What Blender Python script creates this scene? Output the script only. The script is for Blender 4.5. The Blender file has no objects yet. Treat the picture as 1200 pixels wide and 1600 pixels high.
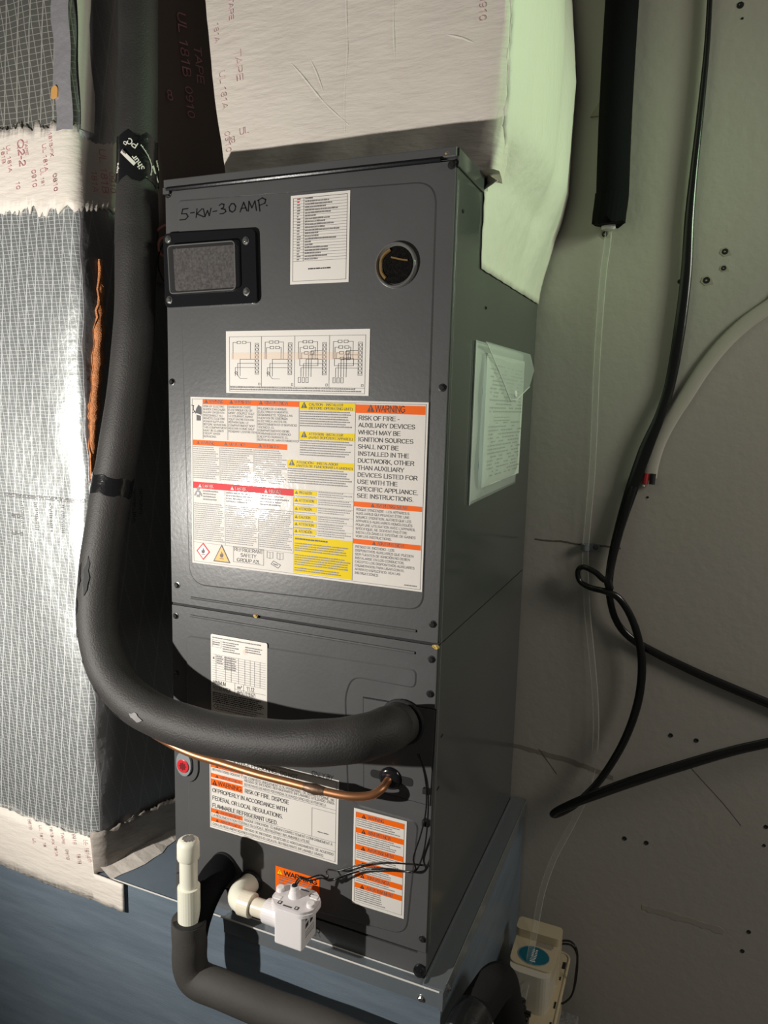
# Air handler in a utility closet.  Units are metres: x to the right along the cabinet front,
# y into the closet (cabinet front is y = 0), z up.
import bpy, bmesh, math, random
from mathutils import Vector, Matrix
from mathutils.geometry import tessellate_polygon

random.seed(7)
C = bpy.context.scene.collection
PI = math.pi

# ------------------------------------------------------------------ camera
cam = bpy.data.cameras.new('camera')
cam.sensor_fit = 'VERTICAL'
cam.sensor_height = 36.0
cam.lens = 25.627
cam.clip_start = 0.02
camo = bpy.data.objects.new('camera', cam)
C.objects.link(camo)
camo.matrix_world = Matrix(((0.9212, -0.0798, 0.3809, 0.7377),
                            (0.3883, 0.1225, -0.9134, -0.9052),
                            (0.0262, 0.9893, 0.1438, 0.8035),
                            (0, 0, 0, 1)))
bpy.context.scene.camera = camo

# ------------------------------------------------------------------ view, world and lights
vs = bpy.context.scene.view_settings
vs.view_transform = 'Standard'
vs.look = 'None'
vs.exposure = 0.0
vs.gamma = 1.0
vs.use_curve_mapping = False
wd = bpy.data.worlds.new('closet_ambient')
bpy.context.scene.world = wd
wd.use_nodes = True
wd.node_tree.nodes['Background'].inputs[0].default_value = (1.0, 0.97, 0.90, 1)
wd.node_tree.nodes['Background'].inputs[1].default_value = 0.055


def lamp(name, kind, loc, aim, power, col, size, spot=None, blend=1.0):
    d = bpy.data.lights.new(name, kind)
    d.energy = power
    d.color = col
    if kind == 'AREA':
        d.size = size
    else:
        d.shadow_soft_size = size
    if spot:
        d.spot_size = math.radians(spot)
        d.spot_blend = blend
    o = bpy.data.objects.new(name, d)
    C.objects.link(o)
    o.location = loc
    o.rotation_euler = (Vector(aim) - Vector(loc)).to_track_quat('-Z', 'Y').to_euler()
    return o


lamp('work_light', 'SPOT', (-0.42, -0.90, 0.535), (0.12, 0.0, 0.70), 64, (1.0, 0.955, 0.89), 0.012, 142, 0.75)
lamp('green_glow', 'SPOT', (1.50, 0.22, 1.40), (0.46, 0.20, 1.15), 23, (0.56, 1.0, 0.51), 0.12, 68, 1.0)
lamp('green_glint', 'SPOT', (1.60, -0.02, 1.50), (-0.13, 0.0, 1.20), 14, (0.50, 1.0, 0.55), 0.06, 15, 1.0)  # added narrow spot that puts green on the foil corner
lamp('wall_fill', 'AREA', (2.15, -0.16, 1.40), (0.6, 0.4, 0.6), 10.5, (1.0, 0.94, 0.84), 0.5)  # added warm fill for the wall, no lamp seen there

# ------------------------------------------------------------------ materials


def mat(name, col, rough=0.5, metal=0.0, bump=None, vary=None, stretch=None, spec=0.5, coat=0.0, trans=0.0, alpha=1.0):
    m = bpy.data.materials.new(name)
    m.use_nodes = True
    nt = m.node_tree
    b = nt.nodes['Principled BSDF']
    b.inputs['Base Color'].default_value = (*col, 1)
    b.inputs['Roughness'].default_value = rough
    b.inputs['Metallic'].default_value = metal
    b.inputs['Specular IOR Level'].default_value = spec
    b.inputs['Coat Weight'].default_value = coat
    b.inputs['Transmission Weight'].default_value = trans
    b.inputs['Alpha'].default_value = alpha
    if bump or vary:
        tc = nt.nodes.new('ShaderNodeTexCoord')
        mp = nt.nodes.new('ShaderNodeMapping')
        mp.inputs['Scale'].default_value = stretch or (1, 1, 1)
        nt.links.new(tc.outputs['Object'], mp.inputs['Vector'])
    if bump:
        n = nt.nodes.new('ShaderNodeTexNoise')
        n.inputs['Scale'].default_value = bump[0]
        n.inputs['Detail'].default_value = 5
        nt.links.new(mp.outputs[0], n.inputs['Vector'])
        bp = nt.nodes.new('ShaderNodeBump')
        bp.inputs['Strength'].default_value = bump[1]
        bp.inputs['Distance'].default_value = bump[2] if len(bump) > 2 else 0.002
        nt.links.new(n.outputs['Fac'], bp.inputs['Height'])
        nt.links.new(bp.outputs[0], b.inputs['Normal'])
    if vary:
        n2 = nt.nodes.new('ShaderNodeTexNoise')
        n2.inputs['Scale'].default_value = vary[0]
        n2.inputs['Detail'].default_value = 6
        n2.inputs['Roughness'].default_value = 0.6
        nt.links.new(mp.outputs[0], n2.inputs['Vector'])
        rp = nt.nodes.new('ShaderNodeValToRGB')
        rp.color_ramp.elements[0].position = 0.35
        rp.color_ramp.elements[1].position = 0.68
        rp.color_ramp.elements[0].color = (*col, 1)
        rp.color_ramp.elements[1].color = (*vary[1], 1)
        nt.links.new(n2.outputs['Fac'], rp.inputs['Fac'])
        nt.links.new(rp.outputs[0], b.inputs['Base Color'])
    return m


def foil_mat(name, base, scrim, rough, pitch_z, pitch_d, tilt, line=0.13, metal=0.92):
    """aluminium foil facing with a fibre scrim: fine horizontal threads and slanted pairs"""
    m = mat(name, base, rough, metal, bump=(60, 0.55, 0.002))
    nt = m.node_tree
    b = nt.nodes['Principled BSDF']
    tc = nt.nodes.new('ShaderNodeTexCoord')
    nz = nt.nodes.new('ShaderNodeTexNoise')
    nz.inputs['Scale'].default_value = 9
    nt.links.new(tc.outputs['Object'], nz.inputs['Vector'])
    off = nt.nodes.new('ShaderNodeVectorMath')
    off.operation = 'SCALE'
    off.inputs['Scale'].default_value = 0.006
    nt.links.new(nz.outputs['Color'], off.inputs[0])
    add = nt.nodes.new('ShaderNodeVectorMath')
    add.operation = 'ADD'
    nt.links.new(tc.outputs['Object'], add.inputs[0])
    nt.links.new(off.outputs[0], add.inputs[1])
    masks = []
    for vec, pitch in (((0.0, 0.06, 1.0), pitch_z), ((1.0, 0.55, tilt), pitch_d), ((1.0, 0.55, -tilt * 0.55), pitch_d * 1.7)):
        d = nt.nodes.new('ShaderNodeVectorMath')
        d.operation = 'DOT_PRODUCT'
        d.inputs[1].default_value = [c / pitch for c in vec]
        nt.links.new(add.outputs[0], d.inputs[0])
        fr = nt.nodes.new('ShaderNodeMath')
        fr.operation = 'FRACT'
        nt.links.new(d.outputs['Value'], fr.inputs[0])
        lt = nt.nodes.new('ShaderNodeMath')
        lt.operation = 'LESS_THAN'
        lt.inputs[1].default_value = line
        nt.links.new(fr.outputs[0], lt.inputs[0])
        masks.append(lt)
    mx = nt.nodes.new('ShaderNodeMath')
    mx.operation = 'MAXIMUM'
    nt.links.new(masks[0].outputs[0], mx.inputs[0])
    nt.links.new(masks[1].outputs[0], mx.inputs[1])
    mx2 = nt.nodes.new('ShaderNodeMath')
    mx2.operation = 'MAXIMUM'
    nt.links.new(mx.outputs[0], mx2.inputs[0])
    nt.links.new(masks[2].outputs[0], mx2.inputs[1])
    mix = nt.nodes.new('ShaderNodeMix')
    mix.data_type = 'RGBA'
    mix.inputs['A'].default_value = (*base, 1)
    mix.inputs['B'].default_value = (*scrim, 1)
    nt.links.new(mx2.outputs[0], mix.inputs['Factor'])
    nt.links.new(mix.outputs['Result'], b.inputs['Base Color'])
    me = nt.nodes.new('ShaderNodeMapRange')
    me.inputs['To Min'].default_value = metal
    me.inputs['To Max'].default_value = metal * 0.55
    nt.links.new(mx2.outputs[0], me.inputs['Value'])
    nt.links.new(me.outputs[0], b.inputs['Metallic'])
    return m


M = {}
M['panel'] = mat('charcoal_enamel', (0.086, 0.087, 0.088), 0.33, bump=(150, 0.16, 0.0011), vary=(7, (0.098, 0.099, 0.100)))
M['shell'] = mat('charcoal_enamel_side', (0.070, 0.074, 0.072), 0.15, bump=(12, 0.04, 0.004))
M['black_gap'] = mat('black_gasket', (0.006, 0.006, 0.007), 0.7)
M['black_plastic'] = mat('black_plastic', (0.010, 0.010, 0.012), 0.16, bump=(300, 0.05, 0.001))
M['black_screw'] = mat('black_screw_steel', (0.14, 0.14, 0.14), 0.2, 0.9)
M['zinc'] = mat('zinc_screw', (0.62, 0.62, 0.60), 0.22, 0.95)
M['foam'] = mat('black_pipe_foam', (0.024, 0.0225, 0.022), 0.60, bump=(420, 0.5, 0.0015), vary=(18, (0.034, 0.032, 0.030)))
M['foam_wall'] = mat('black_sleeve_foam', (0.004, 0.004, 0.005), 0.85, bump=(300, 0.3, 0.001), spec=0.12)
M['foam_shaded'] = mat('shaded_drop_foam', (0.014, 0.0125, 0.012), 0.8, bump=(200, 0.3, 0.001), spec=0.2)  # darker copy of the drain foam; the dim light there is in the colour
M['foam_drain'] = mat('grey_black_drain_foam', (0.045, 0.042, 0.038), 0.75, bump=(200, 0.3, 0.001), vary=(14, (0.055, 0.051, 0.046)))
M['tape_black'] = mat('black_vinyl_tape', (0.010, 0.010, 0.011), 0.18, bump=(90, 0.5, 0.002))
M['white_ink'] = mat('white_ink', (0.75, 0.72, 0.65), 0.5)
M['copper'] = mat('copper_pipe', (0.54, 0.24, 0.12), 0.42, 0.8, bump=(90, 0.1, 0.001), vary=(22, (0.42, 0.20, 0.09)))
M['brazed'] = mat('brazed_joint', (0.10, 0.065, 0.045), 0.45, 0.6, bump=(220, 0.4, 0.001), vary=(80, (0.22, 0.13, 0.08)))
M['bronze'] = mat('aged_copper_tube', (0.34, 0.20, 0.08), 0.4, 0.6)
M['pvc'] = mat('white_pvc', (0.80, 0.79, 0.66), 0.28)
M['pvc_cream'] = mat('cream_pvc', (0.80, 0.74, 0.60), 0.28)
M['pvc_switch'] = mat('white_switch_plastic', (0.83, 0.80, 0.80), 0.32)
M['pvc_lid'] = mat('lilac_white_lid', (0.70, 0.66, 0.67), 0.35)
M['paper'] = mat('label_paper', (0.78, 0.745, 0.69), 0.5)
M['paper_film'] = mat('laminated_label', (0.76, 0.72, 0.665), 0.6, bump=(75, 0.30, 0.0014), coat=0.45, spec=0.15)
_pf = M['paper_film'].node_tree
_pf.nodes['Principled BSDF'].inputs['Coat Roughness'].default_value = 0.085
_pf.links.new(_pf.nodes['Bump'].outputs[0], _pf.nodes['Principled BSDF'].inputs['Coat Normal'])
M['ink'] = mat('black_ink', (0.03, 0.03, 0.035), 0.5)
M['ink_grey'] = mat('grey_ink', (0.20, 0.19, 0.19), 0.5)
M['ink_fine'] = mat('fine_print_ink', (0.30, 0.29, 0.285), 0.5)
M['orange'] = mat('safety_orange', (0.90, 0.145, 0.012), 0.5, spec=0.12)
M['orange2'] = mat('bright_safety_orange', (0.95, 0.15, 0.006), 0.5, spec=0.12)
M['yellow'] = mat('safety_yellow', (0.84, 0.62, 0.008), 0.5, spec=0.12)
M['redband'] = mat('danger_red', (0.70, 0.05, 0.06), 0.5, spec=0.12)
M['amber'] = mat('amber_print', (0.85, 0.38, 0.03), 0.45)
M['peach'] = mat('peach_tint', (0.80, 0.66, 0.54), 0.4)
M['grey_boss'] = mat('pale_grey_plastic', (0.24, 0.27, 0.28), 0.35)
M['red_plug'] = mat('red_plastic', (0.62, 0.025, 0.035), 0.35)
M['dark_red'] = mat('deep_red_plastic', (0.16, 0.006, 0.01), 0.5)
M['marker'] = mat('black_marker', (0.006, 0.006, 0.007), 0.35)
M['clear'] = mat('clear_plastic', (0.10, 0.10, 0.10), 0.05, trans=0.0, alpha=0.25, coat=0.8)
M['ring'] = mat('clear_ring', (0.22, 0.22, 0.21), 0.10, 0.35, coat=0.6)
M['pad'] = mat('grey_fibre_filter', (0.055, 0.047, 0.045), 0.9, bump=(900, 0.9, 0.001), vary=(300, (0.16, 0.145, 0.14)))
M['pad_dark'] = mat('dark_fibre_filter', (0.003, 0.003, 0.003), 0.9, bump=(600, 0.9, 0.002), vary=(220, (0.012, 0.010, 0.008)), spec=0.1)
M['amber_ring'] = mat('amber_liner', (0.20, 0.12, 0.04), 0.4)
M['mastic'] = mat('duct_mastic', (0.74, 0.675, 0.60), 0.6, bump=(30, 0.45, 0.004), vary=(7, (0.76, 0.70, 0.63)), stretch=(1, 1.6, 4))
M['mastic_side'] = mat('duct_mastic_side', (0.74, 0.70, 0.62), 0.6, bump=(26, 0.6, 0.005), vary=(7, (0.76, 0.71, 0.64)), stretch=(2.5, 1.6, 1.2))
M['mastic_shaded'] = mat('shaded_mastic', (0.30, 0.265, 0.235), 0.65, bump=(26, 0.6, 0.005), vary=(9, (0.36, 0.32, 0.28)), stretch=(1, 1.6, 3))  # darkened duct mastic: shade low on the duct side put into the colour
M['gap_brown'] = mat('brown_duct_face', (0.150, 0.122, 0.110), 0.55, bump=(20, 0.3, 0.004), stretch=(1, 1, 0.4))  # darker and browner than the mastic on the other faces
M['pink_ink'] = mat('faded_pink_ink', (0.66, 0.33, 0.36), 0.6)
M['pink_faint'] = mat('ghost_pink_ink', (0.74, 0.54, 0.54), 0.6)
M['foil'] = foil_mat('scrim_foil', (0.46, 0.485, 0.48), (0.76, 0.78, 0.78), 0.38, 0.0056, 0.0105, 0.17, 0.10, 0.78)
M['foil_shaded'] = foil_mat('scrim_foil_shaded', (0.22, 0.22, 0.225), (0.29, 0.29, 0.29), 0.36, 0.0056, 0.020, 0.22, 0.05, 0.25)  # darker foil copy: shade on the right-hand side painted in
M['foil_dimmed'] = foil_mat('scrim_foil_dimmed', (0.26, 0.26, 0.235), (0.46, 0.46, 0.42), 0.46, 0.0085, 0.0150, 0.16, 0.09, 0.75)  # foil darkened for the weaker light on the upper section
M['foil_tape'] = mat('foil_tape', (0.55, 0.53, 0.57), 0.30, 0.6, bump=(40, 0.8, 0.004))
M['galv'] = mat('galvanised_steel', (0.165, 0.212, 0.262), 0.38, 0.22, bump=(60, 0.35, 0.001), vary=(6, (0.215, 0.27, 0.325)), stretch=(1.0, 1, 9))
M['rail'] = mat('bright_galvanised_rail', (0.27, 0.295, 0.31), 0.26, 0.5, bump=(180, 0.2, 0.001), vary=(14, (0.24, 0.28, 0.31)))
M['wall'] = mat('painted_wall', (0.46, 0.43, 0.38), 0.55, bump=(70, 0.25, 0.003), vary=(2.2, (0.43, 0.41, 0.375)))
M['wall_mark'] = mat('wall_seam_dirt', (0.14, 0.12, 0.10), 0.8)
M['wall_tan'] = mat('joint_compound_strip', (0.27, 0.235, 0.20), 0.7)
M['hole'] = mat('dark_screw_hole', (0.012, 0.012, 0.014), 0.5)
M['chip_faint'] = mat('faint_filler_strip', (0.40, 0.37, 0.32), 0.7)
M['chip'] = mat('chipped_paint', (0.36, 0.33, 0.26), 0.8)
M['floor'] = mat('concrete_floor', (0.20, 0.195, 0.185), 0.85, bump=(60, 0.4, 0.004), vary=(9, (0.26, 0.25, 0.24)))
M['concrete'] = mat('rough_concrete', (0.17, 0.17, 0.165), 0.9, bump=(80, 0.9, 0.006), vary=(40, (0.27, 0.27, 0.26)))
M['cord'] = mat('black_cord_jacket', (0.012, 0.012, 0.012), 0.22, bump=(60, 0.1, 0.001))
M['wire'] = mat('black_wire', (0.010, 0.010, 0.010), 0.25)
M['flatcable'] = mat('grey_white_cable', (0.50, 0.47, 0.41), 0.45)
M['redwire'] = mat('red_wire', (0.40, 0.012, 0.02), 0.4)
M['salmon'] = mat('salmon_wire', (0.52, 0.20, 0.16), 0.4)
M['fibre'] = mat('orange_fibre', (0.46, 0.16, 0.05), 0.8, bump=(500, 1.0, 0.002), vary=(140, (0.66, 0.28, 0.12)))
M['pump'] = mat('beige_pump_plastic', (0.56, 0.47, 0.31), 0.4)
M['pump_white'] = mat('milky_pump_cover', (0.60, 0.56, 0.46), 0.4)
M['teal'] = mat('teal_sticker', (0.006, 0.13, 0.18), 0.3)
M['film'] = mat('milky_film', (0.80, 0.84, 0.82), 0.16, alpha=0.42, coat=0.4)
M['booklet'] = mat('booklet_paper', (0.64, 0.66, 0.62), 0.6)
M['blue_grey'] = mat('blue_grey_paper', (0.25, 0.31, 0.37), 0.6)
M['gold'] = mat('gold_foam_crumb', (0.55, 0.40, 0.10), 0.7)
M['ochre'] = mat('ochre_adhesive', (0.62, 0.33, 0.10), 0.5)
M['edge_glint'] = mat('glint_hem', (0.78, 0.77, 0.74), 0.25, 0.2)  # glint along the rail edges put into the colour as a pale tone
M['edge_pale'] = mat('pale_edge', (0.30, 0.32, 0.31), 0.25, 0.4)  # paler than the steel it edges

# clear vinyl hose: thin-walled, mostly see-through with glossy rims
hm = bpy.data.materials.new('clear_vinyl')
hm.use_nodes = True
nt = hm.node_tree
pb = nt.nodes['Principled BSDF']
pb.inputs['Base Color'].default_value = (0.72, 0.74, 0.66, 1)
pb.inputs['Roughness'].default_value = 0.08
lw = nt.nodes.new('ShaderNodeLayerWeight')
lw.inputs['Blend'].default_value = 0.35
mr = nt.nodes.new('ShaderNodeMapRange')
mr.inputs['From Min'].default_value = 0.15
mr.inputs['From Max'].default_value = 0.9
mr.inputs['To Min'].default_value = 0.05
mr.inputs['To Max'].default_value = 0.8
nt.links.new(lw.outputs['Facing'], mr.inputs['Value'])
nt.links.new(mr.outputs[0], pb.inputs['Alpha'])
M['vinyl'] = hm

# ------------------------------------------------------------------ helpers


def thing(name, label, cat, loc, group=None):
    o = bpy.data.objects.new(name, None)
    o.empty_display_size = 0.02
    C.objects.link(o)
    o.location = loc
    o['label'] = label
    o['category'] = cat
    if group:
        o['group'] = group
    return o



def adopt(o, parent):
    o.parent = parent
    # children are modelled in room coordinates: cancel the parent's own offset
    o.matrix_parent_inverse = Matrix.Translation(-PWORLD.get(parent.name, Vector(parent.location)))
    PWORLD[o.name] = Vector(o.location)


PWORLD = {}


def obj(name, bm, m, parent=None, label=None, smooth=False, kind=None, cat=None, bevel=0.0, segs=2):
    me = bpy.data.meshes.new(name)
    bmesh.ops.recalc_face_normals(bm, faces=bm.faces)
    bm.to_mesh(me)
    bm.free()
    me.materials.append(m)
    if smooth:
        for p in me.polygons:
            p.use_smooth = True
        me.set_sharp_from_angle(angle=math.radians(50))
    o = bpy.data.objects.new(name, me)
    C.objects.link(o)
    if bevel:
        md = o.modifiers.new('bevel', 'BEVEL')
        md.width = bevel
        md.segments = segs
        md.limit_method = 'ANGLE'
        md.angle_limit = math.radians(40)
    if parent is not None:
        adopt(o, parent)
    if label:
        o['label'] = label
    if cat:
        o['category'] = cat
    if kind:
        o['kind'] = kind
    return o


def BM():
    return bmesh.new()


def box(bm, x0, x1, y0, y1, z0, z1):
    v = [bm.verts.new(p) for p in ((x0, y0, z0), (x1, y0, z0), (x1, y1, z0), (x0, y1, z0),
                                   (x0, y0, z1), (x1, y0, z1), (x1, y1, z1), (x0, y1, z1))]
    for f in ((0, 1, 2, 3), (4, 5, 6, 7), (0, 1, 5, 4), (1, 2, 6, 5), (2, 3, 7, 6), (3, 0, 4, 7)):
        bm.faces.new([v[i] for i in f])


def smooth_path(pts, n=6, r=None):
    """Catmull-Rom through the points; radii are interpolated alongside"""
    P = [Vector(p) for p in pts]
    out, rad = [], []
    for i in range(len(P) - 1):
        p0, p1, p2, p3 = P[max(i - 1, 0)], P[i], P[i + 1], P[min(i + 2, len(P) - 1)]
        for k in range(n):
            t = k / n
            out.append(0.5 * ((2 * p1) + (p2 - p0) * t + (2 * p0 - 5 * p1 + 4 * p2 - p3) * t * t + (3 * p1 - p0 - 3 * p2 + p3) * t ** 3))
            if r:
                rad.append(r[i] * (1 - t) + r[i + 1] * t)
    out.append(P[-1])
    if r:
        rad.append(r[-1])
    return (out, rad) if r else out


def tube(bm, pts, r, seg=12, caps=True, flat=None, up=None):
    """sweep a circle (or an ellipse: flat = second radius, up = its direction) along a path"""
    P = [Vector(p) for p in pts]
    R = r if isinstance(r, (list, tuple)) else [r] * len(P)
    T = [(P[min(i + 1, len(P) - 1)] - P[max(i - 1, 0)]).normalized() for i in range(len(P))]
    n = Vector(up) if up else (Vector((0, 0, 1)) if abs(T[0].z) < 0.9 else Vector((0, 1, 0)))
    rings = []
    for i, p in enumerate(P):
        if up:
            n = Vector(up)
        n = (n - T[i] * n.dot(T[i])).normalized()
        b = T[i].cross(n)
        rr = R[i]
        r2 = flat if flat else rr
        rings.append([bm.verts.new(p + n * (math.cos(2 * PI * k / seg) * r2) + b * (math.sin(2 * PI * k / seg) * rr)) for k in range(seg)])
    for a, b in zip(rings, rings[1:]):
        for k in range(seg):
            bm.faces.new((a[k], a[(k + 1) % seg], b[(k + 1) % seg], b[k]))
    if caps:
        bm.faces.new(rings[0])
        bm.faces.new(list(reversed(rings[-1])))
    return rings


def lathe(bm, p0, axis, prof, seg=24):
    """prof: (distance along the axis, radius)"""
    a = Vector(axis).normalized()
    n = a.orthogonal().normalized()
    b = a.cross(n)
    p0 = Vector(p0)
    rings = []
    for d, r in prof:
        rings.append([bm.verts.new(p0 + a * d + (n * math.cos(2 * PI * k / seg) + b * math.sin(2 * PI * k / seg)) * max(r, 1e-5)) for k in range(seg)])
    for q, w in zip(rings, rings[1:]):
        for k in range(seg):
            bm.faces.new((q[k], q[(k + 1) % seg], w[(k + 1) % seg], w[k]))
    bm.faces.new(rings[0])
    bm.faces.new(list(reversed(rings[-1])))


def onfront(p, y):
    return (p[0], y, p[1])


def onside(p, x):
    return (x, p[0], p[1])


def prism(bm, loop, a, b, place=onfront):
    """a flat outline given in (x, z), extruded from depth a to depth b"""
    A = [bm.verts.new(place(p, a)) for p in loop]
    B = [bm.verts.new(place(p, b)) for p in loop]
    n = len(loop)
    for t in tessellate_polygon([[Vector((p[0], p[1], 0)) for p in loop]]):
        bm.faces.new([A[i] for i in t])
        bm.faces.new([B[i] for i in t])
    for i in range(n):
        bm.faces.new((A[i], A[(i + 1) % n], B[(i + 1) % n], B[i]))


def rect(x0, x1, z0, z1):
    return [(x0, z0), (x1, z0), (x1, z1), (x0, z1)]


def roundpoly(pts, r, n=6):
    out = []
    N = len(pts)
    for i in range(N):
        p = Vector(pts[i])
        a = Vector(pts[i - 1]) - p
        b = Vector(pts[(i + 1) % N]) - p
        rr = min(r[i] if isinstance(r, (list, tuple)) else r, a.length * 0.49, b.length * 0.49)
        s, e = p + a.normalized() * rr, p + b.normalized() * rr
        for k in range(n + 1):
            t = k / n
            q = s * (1 - t) ** 2 + p * 2 * t * (1 - t) + e * t * t
            out.append((q.x, q.y))
    return out


def inset(loop, d):
    out = []
    N = len(loop)
    area = sum(loop[i - 1][0] * loop[i][1] - loop[i][0] * loop[i - 1][1] for i in range(N))
    s = 1 if area > 0 else -1
    for i in range(N):
        a, b = Vector(loop[i - 1]), Vector(loop[(i + 1) % N])
        t = (b - a).normalized()
        out.append((loop[i][0] - t.y * d * s, loop[i][1] + t.x * d * s))
    return out


def emboss_panel(bm, outer, inner, rise, depth, slope=0.0022):
    """sheet panel with a raised field: outer rim at y = 0, field at y = -rise"""
    O = [bm.verts.new((p[0], 0, p[1])) for p in outer]
    I = [bm.verts.new((p[0], 0, p[1])) for p in inner]
    J = [bm.verts.new((p[0], -rise, p[1])) for p in inset(inner, slope)]
    Bk = [bm.verts.new((p[0], depth, p[1])) for p in outer]
    allv = O + I
    for t in tessellate_polygon([[Vector((p[0], p[1], 0)) for p in outer], [Vector((p[0], p[1], 0)) for p in inner]]):
        try:
            bm.faces.new([allv[i] for i in t])
        except ValueError:
            pass
    n = len(inner)
    for i in range(n):
        bm.faces.new((I[i], I[(i + 1) % n], J[(i + 1) % n], J[i]))
    for t in tessellate_polygon([[Vector((p[0], p[1], 0)) for p in inner]]):
        bm.faces.new([J[i] for i in t])
    n = len(outer)
    for i in range(n):
        bm.faces.new((O[i], O[(i + 1) % n], Bk[(i + 1) % n], Bk[i]))


def ribbon(bm, pts, w, y, h=0.0003, place=onfront):
    """a drawn stroke: a flat band of width w along 2-D points, its front at depth y"""
    P = [Vector(p) for p in pts]
    for a, b in zip(P, P[1:]):
        t = (b - a)
        if t.length < 1e-6:
            continue
        t = t.normalized()
        n = Vector((-t.y, t.x)) * (w / 2)
        a2, b2 = a - t * w * 0.35, b + t * w * 0.35
        vs_ = [bm.verts.new(place((q.x, q.y), y)) for q in (a2 - n, b2 - n, b2 + n, a2 + n)]
        bm.faces.new(vs_)


# --- lettering: every string is converted once to a flat mesh, then laid on the surface it is printed on
def _arc(cx, cy, rx, ry, a0, a1, n=9):
    return [(cx + rx * math.cos(math.radians(a0 + (a1 - a0) * k / n)), cy + ry * math.sin(math.radians(a0 + (a1 - a0) * k / n))) for k in range(n + 1)]


# plain signage capitals as pen strokes: (advance width, strokes) in units of the capital height
PEN = {
    'A': (.93, [[(.06, .06), (.465, .94), (.87, .06)], [(.22, .34), (.71, .34)]]),
    'B': (.93, [[(.14, .06), (.14, .94), (.50, .94)] + _arc(.50, .73, .27, .21, 90, -90) + [(.14, .52)], [(.50, .52)] + _arc(.53, .29, .30, .23, 90, -90) + [(.14, .06)]]),
    'C': (1.0, [_arc(.52, .5, .42, .44, 38, 322, 18)]),
    'D': (1.0, [[(.14, .06), (.14, .94), (.46, .94)] + _arc(.46, .5, .42, .44, 90, -90, 14) + [(.14, .06)]]),
    'E': (.93, [[(.82, .94), (.14, .94), (.14, .06), (.85, .06)], [(.14, .52), (.78, .52)]]),
    'F': (.85, [[(.78, .94), (.14, .94), (.14, .0)], [(.14, .5), (.70, .5)]]),
    'G': (1.09, [_arc(.55, .5, .45, .44, 42, 322, 18) + [(.97, .24), (.97, .46), (.58, .46)]]),
    'H': (1.0, [[(.14, .0), (.14, 1)], [(.86, 0), (.86, 1)], [(.14, .52), (.86, .52)]]),
    'I': (.39, [[(.195, 0), (.195, 1)]]),
    'J': (.70, [[(.56, 1), (.56, .32)] + _arc(.32, .30, .24, .24, 0, -170)]),
    'K': (.93, [[(.14, 0), (.14, 1)], [(.84, .97), (.14, .36)], [(.38, .58), (.87, .03)]]),
    'L': (.78, [[(.14, 1), (.14, .06), (.72, .06)]]),
    'M': (1.16, [[(.13, 0), (.13, .94), (.58, .08), (1.03, .94), (1.03, 0)]]),
    'N': (1.0, [[(.14, 0), (.14, .94), (.86, .06), (.86, 1)]]),
    'O': (1.09, [_arc(.545, .5, .46, .44, 0, 360, 22)]),
    'P': (.93, [[(.14, 0), (.14, .94), (.52, .94)] + _arc(.52, .69, .32, .25, 90, -90) + [(.14, .44)]]),
    'Q': (1.09, [_arc(.545, .5, .46, .44, 0, 360, 22), [(.66, .24), (.98, -.02)]]),
    'R': (1.0, [[(.14, 0), (.14, .94), (.56, .94)] + _arc(.56, .71, .31, .23, 90, -90) + [(.14, .48)], [(.54, .48), (.92, .03)]]),
    'S': (.93, [_arc(.46, .71, .33, .23, 25, 250, 10) + _arc(.46, .28, .36, .22, 80, -155, 10)]),
    'T': (.85, [[(.02, .94), (.83, .94)], [(.425, .94), (.425, 0)]]),
    'U': (1.0, [[(.14, 1), (.14, .38)] + _arc(.5, .40, .36, .34, 180, 360, 12) + [(.86, 1)]]),
    'V': (.93, [[(.04, .97), (.465, .06), (.89, .97)]]),
    'W': (1.32, [[(.04, .97), (.33, .06), (.66, .92), (.99, .06), (1.28, .97)]]),
    'X': (.93, [[(.06, .02), (.87, .98)], [(.06, .98), (.87, .02)]]),
    'Y': (.93, [[(.04, .98), (.465, .45), (.89, .98)], [(.465, .45), (.465, 0)]]),
    'Z': (.85, [[(.08, .94), (.78, .94), (.06, .06), (.80, .06)]]),
    '0': (.78, [_arc(.39, .5, .29, .44, 0, 360, 18)]),
    '1': (.78, [[(.18, .74), (.46, .94), (.46, 0)]]),
    '2': (.78, [_arc(.39, .68, .28, .26, 165, -20, 10) + [(.08, .06), (.70, .06)]]),
    '3': (.78, [_arc(.37, .73, .26, .21, 150, -80, 9) + _arc(.37, .29, .30, .23, 75, -155, 10)]),
    '6': (.78, [_arc(.39, .5, .29, .44, 60, 180, 8) + [(.10, .36)], _arc(.39, .32, .29, .26, 0, 360, 14)]),
    '7': (.78, [[(.08, .94), (.70, .94), (.32, 0)]]),
    '8': (.78, [_arc(.39, .72, .25, .22, 0, 360, 14), _arc(.39, .28, .30, .24, 0, 360, 14)]),
    '9': (.78, [_arc(.39, .68, .29, .26, 0, 360, 14), _arc(.39, .5, .29, .44, 0, -120, 8)]),
    '.': (.39, [[(.15, .06), (.24, .06)]]),
    ',': (.39, [[(.20, .08), (.14, -.12)]]),
    ':': (.39, [[(.15, .06), (.24, .06)], [(.15, .60), (.24, .60)]]),
    '-': (.46, [[(.06, .38), (.40, .38)]]),
    "'": (.27, [[(.135, 1), (.135, .72)]]),
    '(': (.46, [_arc(.52, .40, .38, .66, 130, 230, 8)]),
    ')': (.46, [_arc(-.06, .40, .38, .66, 50, -50, 8)]),
    ' ': (.39, []),
}
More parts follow.
